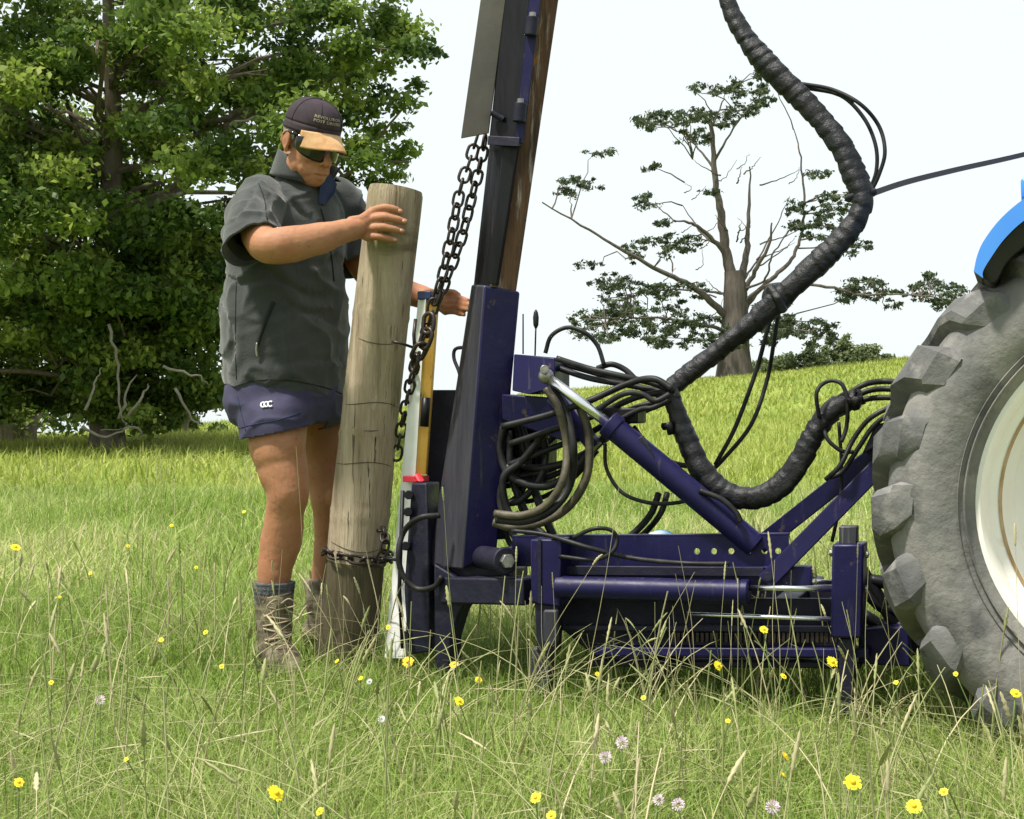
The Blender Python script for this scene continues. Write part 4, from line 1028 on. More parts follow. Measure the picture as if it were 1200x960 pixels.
hr = random.Random(4)
def hose(pts, r, d, m='hose', name='hose', parent=None, n=10, d1=None):
    N = len(pts); d1 = d if d1 is None else d1
    wp = []
    for i, (x, y) in enumerate(pts):
        dd = d + (d1 - d) * i / (N - 1) + (hr.gauss(0, .012) if 0 < i < N - 1 else 0)
        wp.append(M(x, y, dd))
    P, _ = spline(wp, sub=8); g = G(); g.tube(P, r, n); o = g.build(name, MT[m], parent or pd, 180)
    return o
HS = [
 ([(639, 414), (646, 394), (664, 384), (684, 389), (700, 405), (708, 428)], .0062, .08, 'hose'),
 ([(652, 420), (690, 432), (725, 440), (760, 448), (790, 458)], .0088, .02, 'hose'),
 ([(645, 428), (690, 443), (740, 452), (788, 462)], .0088, .06, 'hose'),
 ([(650, 424), (700, 438), (745, 452), (785, 470)], .0085, .12, 'hose'),
 ([(700, 432), (716, 427), (732, 433), (745, 445)], .0085, .09, 'hose'),
 ([(588, 500), (640, 487), (690, 470), (735, 450), (765, 444), (788, 456)], .0095, .0, 'hose'),
 ([(598, 520), (650, 503), (700, 486), (745, 466), (786, 458)], .009, .05, 'hose'),
 ([(596, 545), (640, 528), (690, 508), (735, 482), (786, 466)], .009, .1, 'hose'),
 ([(600, 560), (645, 550), (700, 522), (748, 486), (784, 470)], .0085, .15, 'hose'),
 ([(700, 480), (730, 462), (752, 462), (768, 470), (785, 462)], .008, -.01, 'hose'),
 ([(720, 495), (750, 480), (765, 478), (786, 468)], .008, .02, 'hose'),
 ([(640, 455), (654, 478), (664, 520), (660, 562), (640, 592), (612, 604), (580, 602)], .0112, -.03, 'hosebrown'),
 ([(648, 455), (662, 480), (672, 522), (668, 568), (646, 598), (614, 611), (582, 609)], .0112, -.01, 'hose'),
 ([(680, 478), (690, 510), (688, 556), (668, 592), (636, 612), (600, 618), (578, 612)], .0122, .02, 'hosebrown'),
 ([(597, 545), (586, 580), (592, 610), (606, 634)], .010, .10, 'hose'),
 ([(606, 490), (618, 545), (632, 590), (650, 632)], .0130, .16, 'hose'),
 ([(596, 505), (600, 560), (622, 610), (648, 636)], .011, .12, 'hose'),
 ([(590, 570), (640, 560), (680, 540), (705, 512)], .009, .16, 'hose'),
 ([(632, 500), (640, 530), (632, 562), (610, 586), (590, 590)], .0105, .12, 'hose'),
 ([(590, 500), (586, 530), (600, 560), (640, 570), (676, 548), (700, 515)], .0115, .10, 'hose'),
 ([(596, 480), (612, 520), (606, 570), (618, 610), (634, 634)], .012, .18, 'hose'),
 ([(640, 505), (612, 540), (590, 560), (596, 600), (620, 625), (640, 640)], .0105, .08, 'hose'),
 ([(592, 535), (620, 548), (655, 545), (690, 530), (720, 500)], .0115, .13, 'hose'),
 ([(588, 590), (630, 585), (670, 562), (700, 528)], .0075, .20, 'hose'),
 ([(709, 520), (711, 550), (730, 578), (765, 590), (800, 588), (815, 580)], .0055, .02, 'hose'),
 ([(772, 578), (764, 600), (750, 618), (733, 633)], .0095, .08, 'hose'),
 ([(782, 578), (775, 600), (762, 618), (745, 634)], .0085, .10, 'hose'),
 ([(742, 500), (765, 530), (790, 543), (822, 548)], .0075, .06, 'hose'),
 ([(600, 622), (640, 627), (690, 642), (740, 654), (800, 660), (855, 661)], .0062, -.06, 'hose'),
 ([(672, 630), (695, 620), (715, 621), (723, 632), (716, 648), (694, 656), (655, 652)], .0058, -.075, 'hose'),
 ([(516, 604), (492, 607), (474, 622), (467, 648), (472, 674), (488, 690), (508, 688), (518, 676)], .0085, .04, 'hose'),
 ([(583, 470), (560, 480), (552, 520), (560, 560)], .009, .25, 'hose'),
 ([(588, 520), (610, 530), (640, 520), (660, 500)], .0085, .2, 'hose'),
 ([(588, 610), (600, 640), (625, 650)], .0085, .14, 'hose'),
 ([(820, 575), (845, 585), (862, 600), (868, 612)], .0075, -.02, 'hose'),
 ([(592, 478), (612, 500), (620, 540), (612, 575), (596, 590)], .009, .15, 'hose'),
 ([(604, 600), (618, 622), (612, 640)], .008, .09, 'hose'),
 # hanging pair from the knot in the bundle
 ([(906, 362), (897, 395), (886, 435), (862, 500), (838, 545)], .0062, .20, 'hose'),
 ([(913, 362), (907, 400), (899, 445), (880, 498), (846, 540), (836, 549)], .0062, .22, 'hose'),
 # loops by the tie
 ([(938, 98), (975, 105), (1008, 122), (1030, 148), (1037, 178), (1030, 205), (1020, 226)], .0055, .20, 'hose'),
 ([(944, 103), (985, 112), (1012, 138), (1026, 170), (1027, 200), (1018, 226)], .0055, .21, 'hose'),
 ([(936, 99), (962, 104), (990, 114), (1000, 120)], .0055, .2, 'hose'),
 # right end of the lower bundle, running to the tractor
 ([(960, 490), (957, 460), (970, 447), (986, 450), (993, 470), (992, 500), (986, 518)], .0055, .04, 'hose'),
 ([(985, 470), (1010, 452), (1035, 447), (1062, 450), (1100, 460)], .0078, .06, 'hose'),
 ([(985, 476), (1015, 459), (1040, 456), (1064, 460), (1100, 470)], .0078, .1, 'hose'),
 ([(988, 480), (1015, 468), (1045, 466), (1066, 468), (1100, 478)], .0078, .08, 'hose'),
 ([(1050, 474), (1020, 490), (1000, 515), (985, 545), (968, 562)], .0068, .03, 'hose'),
 ([(1052, 478), (1025, 498), (1006, 525), (988, 552), (972, 560)], .0068, .06, 'hose'),
 ([(983, 495), (986, 545), (984, 590), (975, 635)], .0050, .05, 'hose'),
 ([(965, 500), (970, 515), (985, 528), (1000, 530)], .0055, .06, 'hose'),
]
for pts, r, d, m in HS: hose(pts, r, d, m)

def wrapped(name, pts, rs, d0, d1, seed, label=None):
    wp = [M(x, y, d0 + (d1 - d0) * i / (len(pts) - 1)) for i, (x, y) in enumerate(pts)]
    P, Q = spline(wp, rs, 24)
    # even spacing
    out = [P[0]]; q = [Q[0]]; acc = 0
    for i in range(1, len(P)):
        if (P[i] - out[-1]).length > .0045: out.append(P[i]); q.append(Q[i])
    g = G(); n = 22; rnd = random.Random(seed); b0 = 0; prev = None; s = 0; nxt = 0; amp = 1; per = .03
    vs = []
    for i, p in enumerate(out):
        t = (out[min(i + 1, len(out) - 1)] - out[max(i - 1, 0)]).normalized()
        a = (t.cross(Vector((0, 1, 0))) if prev is None else prev - t * prev.dot(t)).normalized(); prev = a; b = t.cross(a)
        if i: s += (p - out[i - 1]).length
        for k in range(n):
            an = 2 * PI * k / n
            ph = s / .036 + an / (2 * PI) * .9 + 1.1 * noise.noise(Vector((s * 9, seed, 0)))
            sw = (ph % 1.0)
            am = .13 + .18 * max(0, noise.noise(Vector((s * 5, seed + 9, 0))) + .35)
            r = q[i] * .92 * (1 + am * (sw ** .5) - am * .6) * (1 + .16 * noise.noise(Vector((s * 9, math.cos(an) * 1.2, math.sin(an) * 1.2 + seed))))
            r += q[i] * .04 * math.sin(an * 3 + s * 12)
            vs.append(p + (a * math.cos(an) + b * math.sin(an)) * r)
    N = len(out)
    fs = [(i * n + k, i * n + (k + 1) % n, (i + 1) * n + (k + 1) % n, (i + 1) * n + k) for i in range(N - 1) for k in range(n)]
    fs += [[k for k in range(n)][::-1], [(N - 1) * n + k for k in range(n)]]
    g.add(vs, fs); return g.build(name, MT['wrap'], pd, 55)
wrapped('hose_bundle', [(655, -330), (700, -360), (760, -300), (812, -180), (838, -70), (852, 0), (868, 35), (896, 72), (932, 108), (962, 140), (985, 172), (1000, 205), (1010, 228), (1008, 248), (990, 278),
                        (955, 312), (915, 348), (880, 380), (840, 412), (808, 438), (784, 458)],
        [.024, .024, .024, .024, .024, .024, .027, .034, .033, .031, .033, .034, .031, .030, .034, .036, .034, .030, .028, .028, .028], .18, .12, 1)
wrapped('hose_bundle', [(782, 455), (790, 475), (803, 510), (820, 548), (848, 576), (884, 583), (915, 570), (938, 540), (952, 512), (970, 486), (990, 472), (1012, 462)],
        [.026, .027, .031, .033, .034, .033, .034, .034, .032, .030, .030, .026], .06, .08, 2)
g = G(); g.ball(M(911, 349, .15), (.044, .044, .042)); g.tube([M(902, 336, .12), M(912, 350, .10), (M(918, 366, .12))], .014, 8); me = remeshed(g, .005, 2); put(me, 'hose_knot', MT['wrap'], pd, 180)
g = G(); g.tube([M(997, 470, .04), M(1003, 462, .03), M(1001, 476, .06)], .018, 8); P_(g, 'hose_tie', MT['wrap'], 180, 0)
g = G(); g.tube([M(778, 500, .04), M(784, 498, .03), M(787, 508, .04)], .012, 6); P_(g, 'hose_tie', MT['rail'], 180, 0)

# ---------------------------------------------------------------- tractor
WC = M(1385, 596, -.36)
RT = .662
tb = Vector((WC.x + WN.x * .2, WC.y + WN.y * .2, gzf(WC.x, WC.y)))
tr = thing('tractor', tb, 'blue tractor with a large dusty lugged tyre and cream wheel at the right edge', 'tractor')
def tyre():
    g = G(); Wt = .44; Z = Vector((0, 0, 1))
    prof = [(.405, .045), (.43, .022), (.455, .006), (.50, -.010), (.545, -.008), (.580, .012), (.605, .04), (.617, .09), (.622, .22), (.617, .35), (.605, .40), (.580, .428), (.545, .448), (.50, .45), (.455, .434), (.405, .395)]
    prof = [(r * RT / .655, o) for r, o in prof]
    P2 = [Vector((r, o, 0)) for r, o in prof]; S, _ = spline(P2, sub=3)
    g.revolve(WC, WN, EN, Z, [(p.x, p.y) for p in S], 120)
    # concentric moulding rings on the sidewall
    for rr in (.447, .462):
        g.revolve(WC, WN, EN, Z, [(rr - .003, .012), (rr, .0), (rr + .004, .010)], 120)
    # lugs: bars swept from the shoulder to the centre line, wrapping over the shoulder
    NL = 22
    path = [(.555, -.004, 0), (.590, .010, .10), (.612, .045, .2), (.622, .10, .42), (.625, .17, .72), (.626, .235, 1.0)]
    for side in (0, 1):
        for k in range(NL):
            th0 = 2 * PI * (k + (.12 if side else 0)) / NL + random.gauss(0, .008)
            vs = []; sweep = .26
            for i, (r, o, u) in enumerate(path):
                if side: o = .44 - o
                hgt = (.002, .018, .036, .038, .036, .036)[i] * random.uniform(.86, 1.1); wid = (.034, .050, .050, .036, .028, .026)[i]
                th = th0 + sweep * u
                # direction outward in (r, o) plane
                nr_, no_ = ((.35, -.94), (.70, -.71), (.88, -.47), (1, -.05), (1, 0), (1, 0))[i]
                if side: no_ = -no_
                for (dw, hh, tp) in ((-1, 0, 1.20), (-1, .72, 1.0), (-1, 1.03, .74), (1, 1.03, .74), (1, .72, 1.0), (1, 0, 1.20)):
                    an = th + dw * wid * tp / r; rr = r * RT / .655 + nr_ * (hgt * hh - .012 * (1 - hh)); oo = o + no_ * (hgt * hh - .012 * (1 - hh))
                    jit = Vector((random.gauss(0, .003), random.gauss(0, .003), random.gauss(0, .003)))
                    vs.append(WC + WN * oo + (EN * math.cos(an) + Z * math.sin(an)) * rr + jit)
            m = len(path); fs = []
            for i in range(m - 1):
                for q in range(6): fs.append((i * 6 + q, i * 6 + (q + 1) % 6, i * 6 + 6 + (q + 1) % 6, i * 6 + 6 + q))
            fs += [(5, 4, 3, 2, 1, 0), tuple(m * 6 - 6 + q for q in range(6))]
            g.add(vs, fs, 1)
    return g
def rim():
    g = G(); Z = Vector((0, 0, 1))
    prof = [(.418, .052), (.424, .040), (.420, .030), (.410, .030), (.403, .040), (.398, .060), (.392, .095), (.372, .105), (.366, .112), (.362, .150), (.345, .165), (.338, .20), (.30, .215), (.26, .20), (.20, .17), (.13, .16), (.12, .12), (.10, .11), (0.001, .11)]
    k = RT / .655
    g.revolve(WC, WN, EN, Z, [(r * k, o) for r, o in prof], 96)
    for i in range(8):
        a = 2 * PI * i / 8; p = WC + WN * .155 + (EN * math.cos(a) + Z * math.sin(a)) * .165; g.cyl(p, p - WN * .02, .012, n=6)
    back = [(.418, .395), (.40, .36), (.36, .30), (.345, .165)]
    g.revolve(WC, WN, EN, Z, [(r * k, o) for r, o in back], 96)
    return g
wh = G(); wh.cyl(WC + WN * .12, WC + WN * .40, .09, n=24); hub = wh.build('wheel', MT['rim'], tr, 40)
ty = tyre().build('tyre', [MT['tyre'], MT['lug']], hub, 30)
ri = rim().build('rim', MT['rim'], hub, 50)
_k = RT / .655; _g = G()
_g.revolve(WC, WN, EN, Vector((0, 0, 1)), [(.3715 * _k, .1035), (.3640 * _k, .1085), (.3645 * _k, .112)], 96); _g.build('rim_seam', MT['rustline'], ri, 180)
# the wheel on the other side of the axle
far = hub.copy(); col.objects.link(far); far.parent = tr; far.location = Vector(hub.location) + WN * 1.45
for c_ in (ty, ri):
    q = c_.copy(); col.objects.link(q); q.parent = far
def tractor_body():
    # fender: rolled sheet over the tyre with a front lip
    path = [(1141, 318), (1145, 300), (1153, 282), (1172, 257), (1200, 233), (1245, 206), (1310, 184), (1400, 178), (1490, 196), (1560, 240)]
    inn = [(1152, 326), (1152, 318), (1160, 304), (1178, 279), (1205, 255), (1250, 230), (1312, 208), (1400, 202), (1488, 220), (1545, 258)]
    A, _ = spline([M(x, y, -.42) for x, y in path], sub=5); B, _ = spline([M(x, y, -.42) for x, y in inn], sub=5)
    g = G(); n = len(A)
    vs = []; fs = []
    for i in range(n):
        a = A[i]; b = B[i]; cdir = (b - a).normalized()
        vs += [a + WN * .012, a, b, b + WN * .02, a + cdir * .02 + WN * .05, a + cdir * .015 + WN * .52, a + WN * .52]
    m = 7
    for i in range(n - 1):
        for k in range(m):
            fs.append((i * m + k, i * m + (k + 1) % m, (i + 1) * m + (k + 1) % m, (i + 1) * m + k))
    fs += [list(range(m))[::-1], [(n - 1) * m + k for k in range(m)]]
    mi = [1 if k in (2, 3, 4) else 0 for i in range(n - 1) for k in range(m)] + [1, 0]
    b0 = len(g.v); g.v += vs; g.f += [list(f) for f in fs]; g.m += mi
    g.build('fender', [MT['fender'], MT['fblack']], tr, 30)
    # added black sheet for the fender's dark underside, inside the lip
    g = G(); i2 = [(1146, 322), (1165, 330), (1180, 306), (1206, 284), (1252, 258), (1314, 236), (1402, 230), (1486, 246), (1535, 280)]
    C2, _ = spline([M(x, y, -.38) for x, y in i2], sub=5); i1 = [(1147, 316), (1152, 311), (1170, 290), (1203, 258), (1250, 233), (1312, 211), (1402, 205), (1488, 222), (1545, 260)]
    C1, _ = spline([M(x, y, -.40) for x, y in i1], sub=5); vs = []; m = 4
    for a, c_ in zip(C1, C2): vs += [a, c_, c_ + WN * .42, a + WN * .42]
    fs = [(i * m + k, i * m + (k + 1) % m, (i + 1) * m + (k + 1) % m, (i + 1) * m + k) for i in range(len(C1) - 1) for k in range(m)]
    g.add(vs, fs + [(3, 2, 1, 0), tuple(len(vs) - 4 + k for k in range(4))]); g.build('fender_underside', MT['fblack'], tr, 30)
    g = G(); g.slab([M(1196, 209, -.2), M(1240, 205, -.2), M(1240, 232, -.2), M(1197, 233, -.2)], WN * .12); g.build('work_lamp', MT['fender'], tr, 40, .006)
    g = G(); g.cyl(WC + WN * .4, WC + WN * 1.55, .10, n=24); g.build('axle_housing', MT['fblack'], tr, 40)
    g = G(); c = WC + WN * 1.0 + EN * .5; g.obox(c + Vector((0, 0, .05)), EN * .9, WN * .2, Vector((0, 0, .25))); g.build('chassis', MT['fblack'], tr, 40, .03)
    g = G(); g.obox(c + EN * 1.2 + Vector((0, 0, .55)), EN * .75, WN * .32, Vector((0, 0, .30))); g.build('bonnet', MT['fender'], tr, 40, .06)
    g = G(); 
    for (e, w_) in ((-.25, .62), (-.25, 1.4), (.9, .62), (.9, 1.4)):
        p = WC + EN * e + WN * w_; g2 = G(); g2.beam(p + Vector((0, 0, .6)), p + Vector((0, 0, 1.75)), .05, .05, Vector((0, 1, 0))); g2.build('cab_post', MT['fblack'], tr, 40, .005)
    p = WC + EN * .32 + WN * 1.0 + Vector((0, 0, 1.78)); g = G(); g.obox(p, EN * .68, WN * .5, Vector((0, 0, .05))); g.build('cab_roof', MT['fender'], tr, 40, .04)
tractor_body()
# strap from the bundle to the cab
g = G(); P, _ = spline([M(1016, 229, .15), M(1060, 214, .15), M(1120, 199, .16), (M(1200, 181, .18)), M(1330, 148, .25)], sub=6)
vs = []; n = len(P)
for i, p in enumerate(P):
    hw = .0085 - .003 * i / n; vs += [p + Vector((0, 0, hw)), p - Vector((0, 0, hw)), p - Vector((0, 0, hw)) + WN * .003, p + Vector((0, 0, hw)) + WN * .003]
fs = [(i * 4 + k, i * 4 + (k + 1) % 4, i * 4 + 4 + (k + 1) % 4, i * 4 + 4 + k) for i in range(n - 1) for k in range(4)] + [(3, 2, 1, 0), (n * 4 - 4, n * 4 - 3, n * 4 - 2, n * 4 - 1)]
g.add(vs, fs); st = g.build('tie_strap', MT['strap'], None, 40, 0, origin=M(1016, 229, .15)); tag(st, 'narrow black strap pulled tight from the hose bundle toward the tractor', 'strap')
g = G(); c = M(1009, 229, .165)
ring = [c + (EN * math.cos(2 * PI * k / 16) + WN * math.sin(2 * PI * k / 16)) * .037 + Vector((0, 0, .008 * math.cos(2 * PI * k / 16))) for k in range(16)]
g.tube(ring, .0085, 6, closed=True); g.build('strap_loop', MT['strap'], st, 180)

# ---------------------------------------------------------------- the man
pb = Vector((W(345, 480, 4.48).x, 4.48, 0)); pb.z = gzf(pb.x, pb.y)
man = thing('person', pb, 'person in cap, sunglasses, grey green fleece and navy shorts steadying a wooden post', 'person')
FA = R(52)                                   # the way he faces, from the camera toward the right
TF = Vector((math.sin(FA), -math.cos(FA), 0)); TL = Vector((math.cos(FA), math.sin(FA), 0)); UZ = Vector((0, 0, 1))
# head frame
ha, hp = R(45), R(24)
HF = Vector((math.sin(ha) * math.cos(hp), -math.cos(ha) * math.cos(hp), -math.sin(hp))); HL = Vector((math.cos(ha), math.sin(ha), 0)); HU = HL.cross(HF) * -1
if HU.z < 0: HU = -HU
H0 = W(363, 166, 4.40); HS_ = 1.02
def H(f, l, u): return H0 + (HF * f + HL * l + HU * u) * HS_
HB = (HF, HL, HU)
def hb(g, f, l, u, rf, rl, ru, nu=20, nv=14): g.ball(H(f, l, u), (rf * HS_, rl * HS_, ru * HS_), HB, nu, nv)

TOR = [(494, 336, .15, .11), (475, 334, .185, .15), (440, 333, .19, .155), (400, 331, .19, .165), (350, 331, .19, .16), (300, 334, .19, .15), (262, 341, .185, .135), (238, 347, .165, .115), (222, 353, .09, .09), (208, 357, .062, .065)]
def torso_rings(gs, gf, rows=TOR, Y=4.48):
    return [(W(cx, py, Y), TL * (a + gs), TF * (b + gf)) for (py, cx, a, b) in rows]
def body():
    g = G()
    g.loft(torso_rings(-.02, -.02), 32)
    g.limb([W(357, 212, 4.45), H(-.02, 0, -.06)], [.062, .060])
    # skull and face
    hb(g, -.005, 0, .035, .093, .073, .090)
    hb(g, .030, 0, -.030, .066, .064, .085)
    hb(g, .042, 0, -.070, .055, .057, .047)
    hb(g, .056, 0, -.088, .042, .042, .036)
    hb(g, .070, 0, -.101, .026, .030, .020)
    for s in (-1, 1):
        hb(g, .012, s * .052, -.072, .035, .016, .034)
        hb(g, .066, s * .036, -.030, .022, .024, .022)
        hb(g, .080, s * .030, .022, .014, .026, .011)
        hb(g, .073, s * .031, -.002, .012, .015, .012)
        hb(g, .097, s * .0125, -.043, .010, .0085, .0075)
        hb(g, .070, s * .030, -.075, .016, .016, .020)
        # ear
        hb(g, -.008, s * .078, -.008, .019, .008, .029)
        g.tube([H(-.010 + .019 * math.cos(a), s * .083, -.008 + .028 * math.sin(a)) for a in [PI * (-.35 + 1.5 * i / 12) for i in range(13)]], .0042, 8)
        hb(g, .002, s * .079, -.034, .009, .006, .010)
    g.limb([H(.086, 0, .012), H(.098, 0, -.012), H(.114, 0, -.036)], [.010, .0105, .0135])
    g.tube([H(.093, -.026, -.073), H(.099, -.012, -.069), H(.101, 0, -.071), H(.099, .012, -.069), H(.093, .026, -.073)], [.004, .006, .0062, .006, .004], 10)
    g.tube([H(.089, -.022, -.084), H(.096, 0, -.087), H(.089, .022, -.084)], [.004, .0078, .004], 10)
    hb(g, .086, 0, -.056, .012, .022, .012)
    # ---- right arm (near the camera) to the post
    g.limb([W(302, 242, 4.36), W(300, 264, 4.24), W(311, 287, 4.11), W(336, 287, 4.09), W(372, 280, 4.11), W(400, 272, 4.14), W(417, 268, 4.17)],
           [.060, .052, .051, .054, .047, .036, .031], 24)
    # back of the hand: flattened, wrist to knuckles
    kn = [W(436, 247, 4.205), W(434.5, 257, 4.195), W(433, 268, 4.192), W(430, 278, 4.195)]        # index on top ... little finger below
    wr = W(413, 268, 4.17)
    for i, k in enumerate(kn):
        off = (i - 1.5) * .011
        g.limb([wr + Vector((0, 0, -off)), wr.lerp(k, .55), k], [.021, .0165, .0125], 14)
    g.ball(W(423, 267, 4.19), (.03, .016, .030))
    # fingers laid round the front of the post
    def fing(pts, rs): g.limb([W(*p) for p in pts], rs, 14)
    fing([(436, 248, 4.205), (449, 244, 4.188), (461, 245, 4.186), (469, 248.5, 4.192)], [.0135, .0125, .0115, .0102])
    fing([(434.5, 257, 4.195), (450, 254.5, 4.180), (464, 257, 4.180), (474, 260, 4.188)], [.0135, .0128, .0118, .0105])
    fing([(433, 268, 4.192), (448, 266.5, 4.178), (461, 268.5, 4.180), (471, 271, 4.187)], [.0132, .0125, .0115, .0102])
    fing([(430, 278, 4.195), (442, 277.5, 4.182), (454, 279.5, 4.184), (463, 281.5, 4.190)], [.0122, .0112, .0102, .0092])
    # thumb round the back-left of the post
    fing([(420, 268, 4.20), (427, 259, 4.245), (431, 252, 4.29), (434, 248, 4.325)], [.018, .0145, .012, .0095])
    # ---- left arm, behind the post, hand laid on the mast
    g.limb([W(398, 248, 4.64), W(414, 285, 4.64), W(434, 322, 4.60), W(462, 337, 4.55), W(488, 346, 4.50), W(506, 350, 4.46)],
           [.068, .058, .050, .047, .038, .031], 24)
    k2 = [W(527, 350, 4.40), W(527, 355, 4.39), W(525, 360, 4.39), W(522, 365, 4.40)]; w2 = W(506, 351, 4.46)
    for i, k in enumerate(k2): g.limb([w2 + Vector((0, 0, (1.5 - i) * .009)), w2.lerp(k, .55), k], [.020, .016, .0125], 14)
    tips = [(548, 352, 4.31), (550, 357.5, 4.30), (549, 363, 4.30), (544, 369, 4.32)]
    for k, tp, r in zip(k2, tips, (.0115, .012, .0115, .0105)):
        e = W(*tp); g.limb([k, k.lerp(e, .45) + UZ * .004, k.lerp(e, .75) + UZ * .002, e], [r, r * .92, r * .85, r * .66], 14)
    g.limb([W(510, 350, 4.45), W(521, 344, 4.42), W(530, 343, 4.39), W(537, 346, 4.36)], [.016, .0135, .0115, .009], 14)
    # ---- legs
    g.limb([W(334, 468, 4.44), W(325, 515, 4.345), W(331, 548, 4.33), W(337, 577, 4.315), W(334, 600, 4.33), W(330, 632, 4.35), W(322, 668, 4.35), W(321, 700, 4.35), W(322, 740, 4.34)],
           [.085, .089, .078, .0655, .060, .064, .054, .045, .046], 28)
    g.ball(W(340, 580, 4.285), (.032, .028, .038))
    g.limb([W(374, 465, 4.62), W(379, 515, 4.64), W(382, 548, 4.64), W(386, 580, 4.63), W(387, 604, 4.65), W(388, 635, 4.68), W(382, 672, 4.69), W(380, 700, 4.69), W(381, 735, 4.68)],
           [.100, .094, .078, .064, .056, .056, .048, .042, .043], 28)
    g.ball(W(391, 582, 4.58), (.03, .025, .034))
    me = remeshed(g, .0034, 5, .5)
    # muscles, veins, tendons: very slight relief
    displace(me, lambda p: .0012 * noise.noise(p * 22) + .0006 * noise.noise(p * 60))
    return put(me, 'body', MT['skin'], man, 180)
bd = body()

def nails():
    g = G()
    for (x, y, Y) in ((468.5, 247.5, 4.1825), (473.5, 259.5, 4.1775), (470.5, 270.5, 4.1770), (462.5, 281, 4.1810)):
        g.ball(W(x, y, Y), (.0075, .0035, .0055), (Vector((.93, .05, -.35)).normalized(), Vector((0, 1, 0)), Vector((.35, 0, .93))), 10, 8)
    g.build('fingernails', MT['nail'], man, 180)
nails()
CREASE = [([(300, 292), (322, 318), (350, 338), (385, 345)], .007, 11), ([(396, 300), (375, 312), (345, 312)], .005, 10), ([(402, 392), (370, 372), (335, 368), (305, 352)], .005, 12),
          ([(403, 425), (360, 425), (318, 432)], .005, 10), ([(256, 345), (272, 375), (276, 410), (266, 440)], .007, 9),
          ([(305, 212), (292, 240), (272, 262)], .007, 7), ([(322, 222), (312, 245), (304, 264)], .006, 6), ([(328, 212), (342, 235), (362, 256)], .006, 7), ([(262, 320), (285, 328), (312, 325)], .007, 8),
          ([(330, 345), (356, 362), (392, 362)], .006, 7), ([(285, 438), (310, 452), (345, 440)], .005, 7)]
CRS = [(spline([Vector((x, y, 0)) for x, y in c], sub=5)[0], a, w_) for c, a, w_ in CREASE]
def crease(p, nrm):
    d = p - Vector((0, 0, CZ))
    if nrm.dot(d) > 0: return 0
    px = 600 + FPX * d.x / d.y; py = 480 - FPX * d.z / d.y; s = 0
    for pts, a, w_ in CRS:
        n = len(pts); best = 1e9; bi = 0; sg = 1
        for i, q in enumerate(pts):
            dd = (q.x - px) ** 2 + (q.y - py) ** 2
            if dd < best: best = dd; bi = i
        if best > 9 * w_ * w_: continue
        q = pts[bi]; t = pts[min(bi + 1, n - 1)] - pts[max(bi - 1, 0)]; side = t.x * (py - q.y) - t.y * (px - q.x)
        u = math.copysign(math.sqrt(best), side) / w_; f = math.sin(PI * bi / (n - 1)) ** .6 if 0 < bi < n - 1 else 0
        s += a * f * (math.exp(-(u + .55) ** 2 * 2) - math.exp(-(u - .35) ** 2 * 5))
    return s
# ---- shirt
def islands(bm):
    """drop loose scraps left by a cut"""
    seen = set(); groups = []
    for v0 in bm.verts:
        if v0 in seen: continue
        st = [v0]; seen.add(v0); grp = []
        while st:
            v = st.pop(); grp.append(v)
            for e in v.link_edges:
                o = e.other_vert(v)
                if o not in seen: seen.add(o); st.append(o)
        groups.append(grp)
    groups.sort(key=len)
    for grp in groups[:-1]: bmesh.ops.delete(bm, geom=grp, context='VERTS')
def folds(p):
    q = p - pb
    # soft hanging folds: stretched along the body, broken up by noise
    a = noise.noise(Vector((q.x * 5, q.y * 5, q.z * 2.2)) + Vector((7, 0, 0)))
    b = noise.noise(Vector((q.x * 11 + q.z * 6, q.y * 11, q.z * 5)))
    c = noise.noise(Vector((q.x * 7 - q.z * 11, q.y * 9, q.z * 9 + 3)))
    r = 1 - abs(c) * 2.0
    d = noise.noise(Vector((q.x * 22, q.y * 22, q.z * 16)))
    e = 1 - abs(noise.noise(Vector((q.x * 6 + q.z * 5, q.y * 6 + 4, q.z * 7 - q.x * 4)))) * 3.2
    return .010 * a + .008 * b + .003 * max(0, r) ** 2 + .0026 * d + .008 * max(0, e) ** 2
def shirt():
    rows = [(500, 337, .200, .152), (470, 337, .204, .160), (440, 336, .213, .172), (400, 335, .217, .178), (350, 335, .212, .170), (300, 337, .204, .160), (262, 342, .194, .142), (238, 346, .168, .120), (222, 352, .112, .096), (208, 356, .088, .084), (190, 358, .080, .078)]
    g = G(); g.loft([(W(cx, py, 4.48), TL * a, TF * b) for (py, cx, a, b) in rows], 40)
    # sleeves
    g.limb([W(307, 236, 4.36), W(297, 256, 4.28), W(294, 280, 4.17), W(298, 298, 4.10)], [.076, .084, .084, .082], 28)
    g.limb([W(392, 240, 4.62), W(408, 268, 4.64), W(420, 300, 4.63), W(427, 320, 4.615)], [.092, .092, .086, .086], 28)
    me = remeshed(g, .0065, 6, .6)
    bm = bmesh.new(); bm.from_mesh(me)
    cut(bm, W(294, 286, 4.145), Vector((.50, -.45, -.72)), .14)
    cut(bm, W(423, 312, 4.62), W(432, 335, 4.60) - W(420, 300, 4.63), .15)
    cut(bm, W(333, 463, 4.48), Vector((-.20, 0, -1)), .40)
    cut(bm, W(357, 203, 4.47), Vector((.15, 0, 1)), .14)
    islands(bm)
    bm.normal_update()
    for v in bm.verts:
        v.co += v.normal * (folds(v.co) + crease(v.co, v.normal))
        # gathered rib above the hem
    bm.to_mesh(me); bm.free()
    o = put(me, 'shirt', MT['fleece'], man, 180)
    s = o.modifiers.new('thick', 'SOLIDIFY'); s.thickness = .006; s.offset = -1
    return o
sh = shirt()
bpy.context.view_layer.update()
def bvh_of(o):
    me = o.data; mw = world_of(o)
    return BVHTree.FromPolygons([v.co + mw for v in me.vertices], [list(p.vertices) for p in me.polygons])
bs = bvh_of(sh)
